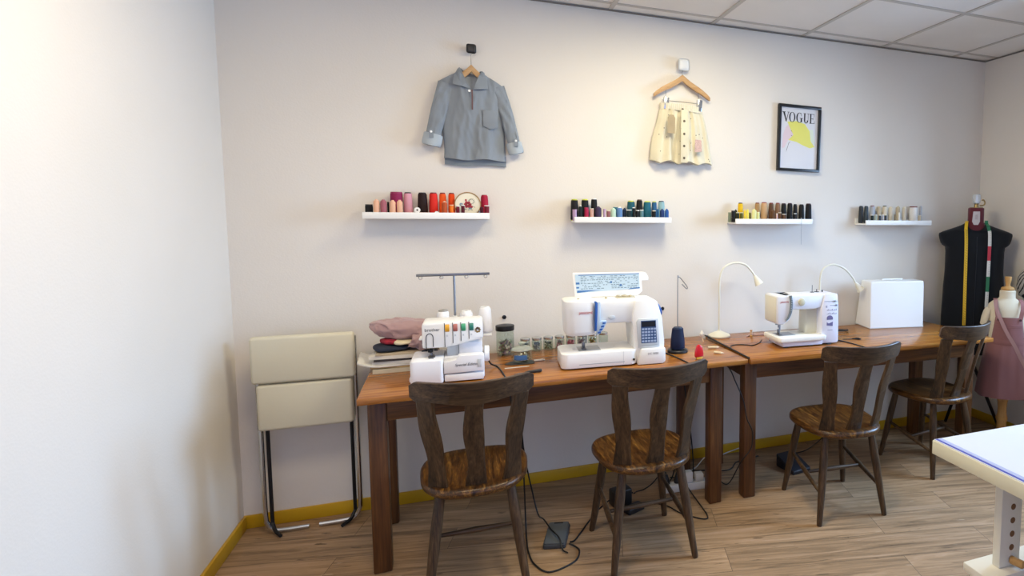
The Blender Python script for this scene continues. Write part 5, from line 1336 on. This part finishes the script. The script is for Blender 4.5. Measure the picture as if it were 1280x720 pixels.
# things by the small machine
t = thing('thread_reel', 'dark teal reel lying behind the needle of the small sewing machine', 'thread spool', (1.90, -.19, ZT), math.radians(20))
bm = BM(); lathe(bm, [(.014, .004), (.016, .01), (.016, .04), (.014, .046)], 18, frame_to((-.02, 0, .0165), (1, .25, 0))); obj('thread_winding', bm, thread('teal3', '#174A4A'), t)
bm = BM(); lathe(bm, [(.013, 0), (.013, .0038)], 18, frame_to((-.02, 0, .0165), (1, .25, 0))); obj('flange', bm, BLACK, t)
t = thing('pink_cord', 'pale pink cord lying behind the small sewing machine', 'cord', (1.72, -.18, ZT), 0)
bm = BM(); tube(bm, [(-.21, .02, .004), (-.16, .055, .004), (-.08, .04, .004), (.02, .055, .004), (.14, .02, .004)], .0035, 6, smooth=6); obj('cord_body', bm, P('pink_cord', '#C9A59A', .7), t)
t = thing('wooden_bobbin', 'small pale wooden bobbin left of the small sewing machine', 'bobbin', (1.545, -.15, ZT), 0)
bm = BM(); lathe(bm, [(.010, .0004), (.010, .004), (.005, .008), (.005, .03), (.009, .034), (.009, .037)], 16); obj('spindle', bm, BEECHZ, t)
bm = BM(); lathe(bm, [(.0055, .009), (.0085, .012), (.0085, .026), (.0055, .0295)], 16, cap=False); obj('thread_winding', bm, thread('peach2', '#D8B79A'), t)
t = thing('scissors', 'small dark scissors lying on the right table before the white case', 'scissors', (2.058, -.435, ZT), math.radians(-12))
bm = BM(); prism(bm, [(-.055, .001), (.0, -.004), (.0, .004)], .002, Matrix.Translation((0, 0, .001))); prism(bm, [(-.055, -.002), (.0, .005), (.0, -.002)], .002, Matrix.Translation((0, 0, .0032))); obj('blades', bm, STEEL, t)
for s in (-1, 1):
    bm = BM(); tube(bm, [(.0, s*.002, .004), (.02, s*.006, .004)]+[(.036+.014*math.cos(a), s*(.010+.007*math.sin(a)), .004) for a in [PI+i*2*PI/12 for i in range(13)]], .0026, 6); obj('handle', bm, BLACK, t)
t = thing('cable_coil', 'small dark coil of wire between the small sewing machine and the white case', 'wire', (2.135, -.215, ZT), 0)
bm = BM(); pts = [(.045*math.cos(i*.7)*(1-.1*(i % 5)/5), .03*math.sin(i*.7)+.008*math.sin(i*1.9), .004+.0012*(i % 9)) for i in range(46)]
tube(bm, pts, .0026, 6, smooth=3); obj('wire_body', bm, CABLE, t)

# ------------------------------------------------------------------ papers and fabrics at the left end of the left table
def sheaf(cx_, cy_, z, w, d, h, rz, mat, label, name='paper_sheaf', cat='papers', tilt=0., grp='papers stacked at the left table end', curl=.006, seed=0):
    t = thing(name, label, cat, (cx_, cy_, z), math.radians(rz), grp)
    bm = BM(); nu, nv = 10, 8
    top = []; bot = []
    for j in range(nv+1):
        rt = []; rb = []
        for i in range(nu+1):
            x = (i/nu-.5)*w; y = (j/nv-.5)*d
            dz = curl*max(0, -x/w*2-.35)**2*tilt
            k = abs(nz(x*14+seed, y*14, seed))*.0012
            rt.append(bm.verts.new((x+.003*nz(y*30, seed, 1), y, h+dz-k))); rb.append(bm.verts.new((x+.003*nz(y*30, seed, 2), y, .0003+dz)))
        top.append(rt); bot.append(rb)
    for j in range(nv):
        for i in range(nu):
            bm.faces.new((top[j][i], top[j][i+1], top[j+1][i+1], top[j+1][i])); bm.faces.new((bot[j][i], bot[j+1][i], bot[j+1][i+1], bot[j][i+1]))
    for i in range(nu):
        bm.faces.new((top[0][i], bot[0][i], bot[0][i+1], top[0][i+1])); bm.faces.new((top[nv][i], top[nv][i+1], bot[nv][i+1], bot[nv][i]))
    for j in range(nv):
        bm.faces.new((top[j][0], top[j+1][0], bot[j+1][0], bot[j][0])); bm.faces.new((top[j][nu], bot[j][nu], bot[j+1][nu], top[j+1][nu]))
    obj('sheets', bm, mat, t, 30)
    return t
def pap(n, c): return P('paper_'+n, c, .8, spec=.2, var=.05, vscale=30)
z = ZT
sheaf(-.290, -.215, z, .24, .22, .0195, 2, pap('cream', '#C9BFA6'), 'cream plastic folder at the bottom of the paper stack', 'document_folder', 'folder', seed=1); z += .020
sheaf(-.285, -.210, z, .25, .22, .008, -3, pap('tan', '#B99C6E'), 'tan envelope just above the cream folder', 'envelope', 'envelope', seed=2); z += .0085
sheaf(-.330, -.205, z, .29, .24, .006, 5, pap('white', '#DCD9D2'), 'large white pattern sheets sticking out left of the stack', 'paper_sheaf', 'papers', tilt=9., seed=3); z += .0065
sheaf(-.275, -.215, z, .26, .20, .016, -2, pap('grey', '#CFCBC4'), 'thick pale grey bundle of patterns in the middle of the stack', seed=4); z += .0165
sheaf(-.282, -.215, z, .25, .20, .009, 3, pap('dark', '#3E3A3C'), 'dark booklet edge between the pale pattern bundles', 'booklet', 'booklet', seed=5); z += .0095
sheaf(-.280, -.215, z, .27, .21, .015, -4, pap('white2', '#DAD4C8'), 'off white bundle of patterns near the top of the stack', seed=6); z += .0155
sheaf(-.270, -.210, z, .26, .20, .008, 3, pap('beige', '#B8A890'), 'beige folded sheets on top of the paper stack', seed=7); z += .0085
def cloth_lump(loc, rx, ry, rz_, mat, label, rot=0, seed=0, e=.55, amp=.012, name='fabric', cat='fabric', freq=18., shear=0.):
    t = thing(name, label, cat, loc, math.radians(rot), 'fabrics on the paper stack')
    bm = BM(); nu, nv = 110, 44; rings = []
    for j in range(nv+1):
        ph = -PI/2+PI*j/nv
        ring = []
        for i in range(nu):
            th = 2*PI*i/nu
            c, s = math.cos(th), math.sin(th); cp, sp = math.cos(ph), math.sin(ph)
            x = rx*math.copysign(abs(c)**e, c)*abs(cp)**e; y = ry*math.copysign(abs(s)**e, s)*abs(cp)**e; z_ = rz_*math.copysign(abs(sp)**.7, sp)
            wx = x+.02*nz(y*12, z_*12, seed+5.); wz = z_+.015*nz(x*11, y*11, seed+9.)
            rg_ = 1-2*abs(nz(wx*freq*.8+seed, y*freq*.5, wz*freq*1.3)); rg2 = 1-2*abs(nz(wx*freq*1.9+3.7, y*freq*1.5+seed, wz*freq*2.6))
            f = amp*(.8*(rg_-.4)+.45*(rg2-.4)+.5*nz(x*freq*.5+seed, y*freq*.5, z_*freq*.5))
            k = 1+f/max(.03, math.hypot(x, y, z_)) * (1 if sp > -.85 else 0)
            zz = max(0.0004, z_*k+rz_)
            ring.append((x*k+shear*zz, y*k, zz))
        rings.append(ring)
    rings[0] = [(p[0]*.98, p[1]*.98, .0004) for p in rings[1]]
    loft(bm, rings); obj('folds', bm, mat, t, 70)
    return t
PK = P('rose_fabric', '#AE8E8C', .95, sheen=.2, bump=.3, bscale=400, var=.06, vscale=10)
zt_ = z
cloth_lump((-.335, -.225, zt_), .075, .07, .014, P('navy_fabric', '#22293A', .9, bump=.3, bscale=400), 'folded navy fabric under the dusty rose fabric', 8, 1, .6, .006)
cloth_lump((-.345, -.225, zt_+.0285), .035, .055, .012, P('red_fabric', '#9E2434', .9, bump=.3, bscale=400, var=.3, vscale=40), 'crumpled red printed fabric scrap at the left of the pile', 25, 4, .8, .008)
cloth_lump((-.285, -.245, zt_+.0285), .045, .05, .011, P('cream_fabric', '#D6C9A8', .9, bump=.3, bscale=400), 'cream fabric scrap sticking out of the pile', 15, 6, .8, .008)
cloth_lump((-.195, -.225, zt_), .060, .080, .036, PK, 'crumpled dusty rose fabric falling over the front of the pile', -8, 9, .8, .022, freq=24)
cloth_lump((-.262, -.185, zt_+.0485), .128, .085, .040, PK, 'big folded dusty rose fabric on top of the pile', 4, 12, .62, .020, freq=13, shear=-.55)

# ------------------------------------------------------------------ floor: pedals, plugs, power strip
PG = P('pedal_grey', '#4A4E50', .5)
t = thing('foot_pedal', 'flat grey foot pedal lying on the floor beside the left chair', 'foot pedal', (.344, -.612, 0), math.radians(-15))
bm = BM(); prism(bm, rbox_poly(-.05, .05, -.095, .095, .012), .018, Matrix.Translation((0, 0, .0005)), .003); obj('base', bm, DARK, t)
bm = BM(); prism(bm, rbox_poly(-.046, .046, -.09, .085, .010), .010, Matrix.Translation((0, 0, .019)) @ Matrix.Rotation(math.radians(2), 4, 'X'), .002); obj('tread', bm, PG, t)
bm = BM(); box(bm, -.02, .02, .07, .078, .031, .0335); obj('slot', bm, BLACK, t)
t = thing('foot_pedal', 'dark blue black foot pedal on the floor under the right table', 'foot pedal', (1.735, -.345, 0), math.radians(10))
NVP = P('pedal_navy', '#1A1E28', .45)
bm = BM(); prism(bm, [(-.08, .0005), (.08, .0005), (.08, .075), (-.08, .022)], .13, Matrix.Rotation(PI/2, 4, 'Z') @ Matrix.Translation((0, .065, 0)) @ FACE, .006); obj('wedge', bm, NVP, t)
bm = BM(); tube(bm, [(0, .08, .03), (0, .095, .03)], .008, 8); obj('cable_outlet', bm, BLACK, t)
def adapter(loc, sx, sy, sz, rz, label):
    t = thing('power_adapter', label, 'adapter', loc, math.radians(rz), 'black power adapters on the floor')
    bm = BM(); box(bm, -sx/2, sx/2, -sy/2, sy/2, .0006, sz, .008, 3); obj('housing', bm, BLACK, t)
    bm = BM(); cyl(bm, (sx/2, 0, sz/2), (1, 0, 0), .006, .02, 10, .004); obj('strain_relief', bm, CABLE, t)
adapter((.690, -.405, 0), .10, .07, .085, 12, 'tall black adapter under the second chair')
adapter((.735, -.50, 0), .10, .055, .032, 25, 'flat black adapter before the tall one under the second chair')
# power strip
t = thing('power_strip', 'white power strip full of plugs on the floor behind the second chair', 'power strip', (1.075, -.37, 0), math.radians(-5))
PS = P('strip_white', '#D2D0CA', .5)
bm = BM(); box(bm, -.16, .16, -.028, .028, .0006, .042, .006); obj('housing', bm, PS, t)
bm = BM()
for k in range(5): cyl(bm, (-.125+.06*k, 0, .0421), (0, 0, 1), .0195, .0012, 18)
obj('sockets', bm, LGREY, t)
for k, (m_, h_, lab) in enumerate(((BLACK, .05, 'black plug at the left end of the power strip'), (BLACK, .055, 'black plug second from the left in the power strip'), (PS, .055, 'white square plug in the middle of the power strip'), (PS, .04, 'white plug at the right of the power strip'))):
    pt = Matrix.Translation((1.075, -.37, 0)) @ Matrix.Rotation(math.radians(-5), 4, 'Z') @ Vector((-.125+.06*k, 0, .0436))
    q = thing('plug', lab, 'plug', pt, math.radians(-5), 'plugs in the power strip')
    bm = BM()
    if k < 2: lathe(bm, [(.018, .0002), (.019, .01), (.014, h_*.6), (.007, h_)], 16)
    else: box(bm, -.022, .022, -.024, .024, .0002, h_, .006)
    obj('plug_body', bm, m_, q)

# ------------------------------------------------------------------ cables
def cable(pts, r, mat, label, name='cable', sm=8):
    bm = BM(); o0 = Vector(pts[0])
    tube(bm, [Vector(p)-o0 for p in pts], r, 6, smooth=sm)
    o = obj(name, bm, mat, None, 60, o0)
    return tag(o, label, 'cable')
cable([(.070, -.40, ZT+.05), (.085, -.39, ZT+.02), (.114, -.40, ZT+.0042), (.132, -.54, ZT+.0042), (.141, -.67, ZT+.0044), (.144, -.698, ZT+.0052), (.147, -.712, ZT-.012), (.150, -.716, .70), (.168, -.67, .60), (.200, -.52, .49), (.214, -.477, .28), (.219, -.482, .03), (.213, -.60, .0045), (.212, -.70, .0045), (.228, -.80, .0045), (.28, -.875, .0045), (.385, -.838, .0045), (.42, -.765, .0045), (.408, -.725, .006), (.385, -.705, .014)], .0038, CABLE, 'black cable running from the overlocker over the table edge down to the grey pedal')
cable([(.203, -.44, .722), (.206, -.44, .60), (.222, -.42, .35), (.262, -.37, .12), (.284, -.40, .02), (.300, -.49, .036), (.322, -.60, .0365), (.345, -.68, .036), (.352, -.735, .010), (.37, -.76, .0045)], .0034, CABLE, 'black cable hanging from the table underside and crossing over the grey pedal')
cable([(.392, -.69, .012), (.415, -.67, .0045), (.455, -.61, .0045), (.505, -.528, .0045), (.580, -.42, .0045), (.634, -.402, .03)], .0036, CABLE, 'black cable on the floor from the grey pedal to the tall adapter')
cable([(.762, -.402, .043), (.79, -.36, .03), (.84, -.31, .01), (.89, -.30, .03), (.935, -.335, .10), (.950, -.357, .101)], .0036, CABLE, 'short black cable from the tall adapter to the power strip')
cable([(.806, -.468, .017), (.843, -.458, .006), (.906, -.523, .0045), (.941, -.607, .0045), (.987, -.667, .0045), (1.036, -.708, .0045), (1.058, -.678, .0045), (1.065, -.54, .0045), (1.05, -.46, .03), (1.012, -.37, .107)], .0032, CABLE, 'black cable looping forward on the floor beside the second chair leg')
cable([(1.058, -.30, .722), (1.066, -.30, .60), (1.079, -.30, .50), (1.11, -.31, .25), (1.125, -.30, .06), (1.11, -.25, .0045), (1.02, -.21, .0045)], .0036, CABLE, 'black cable hanging straight down to the floor behind the power strip')
cable([(1.10, -.14, .0045), (1.254, -.201, .0045), (1.349, -.238, .0045), (1.397, -.221, .0045), (1.466, -.151, .0045), (1.62, -.12, .0045)], .0040, CABLE, 'black cable lying on the floor between the two middle table legs')
cable([(1.10, -.20, .0045), (1.16, -.24, .05), (1.21, -.26, .11), (1.235, -.28, .08), (1.24, -.24, .0045), (1.34, -.08, .0045), (1.43, -.025, .008), (1.51, -.022, .024), (1.60, -.020, .040)], .0032, WCABLE, 'white cable rising from the power strip along the yellow skirting')
cable([(1.288, -.45, ZT+.0032), (1.315, -.37, ZT+.0032), (1.36, -.345, ZT+.0032), (1.41, -.365, ZT+.0032), (1.438, -.39, ZT+.0032), (1.50, -.345, ZT+.0032), (1.528, -.32, ZT+.012)], .0028, CABLE, 'thin black cable curving over the right table left of the small sewing machine')
cable([(1.200, -.55, .727), (1.212, -.60, .695), (1.232, -.612, .642), (1.276, -.615, .542), (1.300, -.612, .44), (1.330, -.608, .38), (1.337, -.606, .325), (1.326, -.604, .27), (1.284, -.58, .2), (1.272, -.45, .03), (1.26, -.33, .0045), (1.22, -.28, .0045)], .0032, CABLE, 'black cable hanging in front of the left leg of the right table')
cable([(1.915, -.39, ZT+.05), (1.93, -.40, ZT+.01), (1.96, -.45, ZT+.0040), (1.984, -.56, ZT+.0040), (1.99, -.655, ZT+.0040), (1.993, -.682, ZT-.002), (1.996, -.688, .72), (2.0, -.675, .64), (1.998, -.63, .56), (1.985, -.60, .47), (1.962, -.57, .41), (1.935, -.49, .30), (1.84, -.34, .10), (1.745, -.225, .035), (1.722, -.232, .03)], .0034, CABLE, 'black cable going over the right table edge down to the dark pedal')
cable([(.874, -.40, ZT+.05), (.90, -.38, ZT+.01), (.925, -.37, ZT+.0040), (.938, -.43, ZT+.0040), (.952, -.50, ZT+.0040), (.966, -.60, ZT+.0040), (.970, -.655, ZT+.0040), (.972, -.674, ZT-.004), (.973, -.678, .70), (.985, -.62, .58), (1.01, -.45, .38), (1.02, -.30, .10), (1.00, -.26, .0045), (.97, -.22, .0045)], .0034, CABLE, 'black cable from the large sewing machine over the table edge behind the second chair')
cable([(1.2873, -.655, ZT+.0052), (1.2873, -.50, ZT+.0052), (1.2876, -.30, ZT+.0052), (1.2873, -.06, ZT+.0052)], .0048, CABLE, 'black cable lying along the joint between the two table tops')


# ------------------------------------------------------------------ light and camera
def area(name, loc, rot, sx, sy, e, col):
    l = bpy.data.lights.new(name, 'AREA'); l.shape = 'RECTANGLE'; l.size = sx; l.size_y = sy; l.energy = e; l.color = col
    o = bpy.data.objects.new(name, l); COL.objects.link(o); o.location = loc; o.rotation_euler = rot
    return o
# bright sky outside each window of the right wall, plus an added fill light behind the viewer
area('window_daylight', (XR+1.3, (W1[0]+W1[1])/2, 2.45), (0, math.radians(78), 0), 2.6, 1.6, 546.0, (0.373, 0.615, 1.000))
area('window_daylight', (XR+1.3, (W2[0]+W2[1])/2, 2.45), (0, math.radians(78), 0), 2.6, 2.0, 222.6, (0.491, 0.698, 1.000))
area('rear_fill_light', ((S0+S1)/2, YB-.04, (SZ0+SZ1)/2), (math.radians(90), 0, 0), S1-S0, SZ1-SZ0, 28.4, (0.444, 0.537, 1.000))
# two warm light panels set into the tile ceiling
bm = BM()
for (x, y), (e, c) in (((-.157, -1.606), (19.4, (1.000, 0.824, 0.568))), ((1.043, -1.006), (25.5, (1.000, 0.897, 0.629)))):
    area('ceiling_panel_light', (x, y, HC-.012), (0, 0, 0), .56, .56, e, c)
    for q in ((x-.294, x-.282, y-.294, y+.294), (x+.282, x+.294, y-.294, y+.294), (x-.282, x+.282, y-.294, y-.282), (x-.282, x+.282, y+.282, y+.294)):
        box(bm, *q, HC-.016, HC-.0002, .001)
struct('trim_3', bm, FRAMEW)
w = bpy.data.worlds.new('World'); scene.world = w; w.use_nodes = True
bgn = w.node_tree.nodes['Background']
bgn.inputs['Color'].default_value = (.8, .88, 1., 1); bgn.inputs['Strength'].default_value = .03

cam = bpy.data.cameras.new('Camera'); co = bpy.data.objects.new('Camera', cam); COL.objects.link(co)
yaw, pitch, roll = .3852, -.0823, .0072
fw = Vector((math.sin(yaw)*math.cos(pitch), math.cos(yaw)*math.cos(pitch), math.sin(pitch)))
r0 = Vector((math.cos(yaw), -math.sin(yaw), 0)); u0 = r0.cross(fw)
rv = r0*math.cos(roll)+u0*math.sin(roll); uv = u0*math.cos(roll)-r0*math.sin(roll)
M = Matrix((rv, uv, -fw)).transposed().to_4x4(); M.translation = (0, -3.2856, 1.4755)
co.matrix_world = M
cam.sensor_fit = 'HORIZONTAL'; cam.sensor_width = 36.
cam.lens = 743.43/1280*36
cam.shift_x = (640-886.1)/1280; cam.shift_y = (330.16-360)/1280
cam.clip_start = .05
scene.camera = co
scene.view_settings.view_transform = 'Standard'; scene.view_settings.look = 'None'
scene.view_settings.gamma = 1.; scene.view_settings.use_curve_mapping = False
scene.view_settings.exposure = 0.
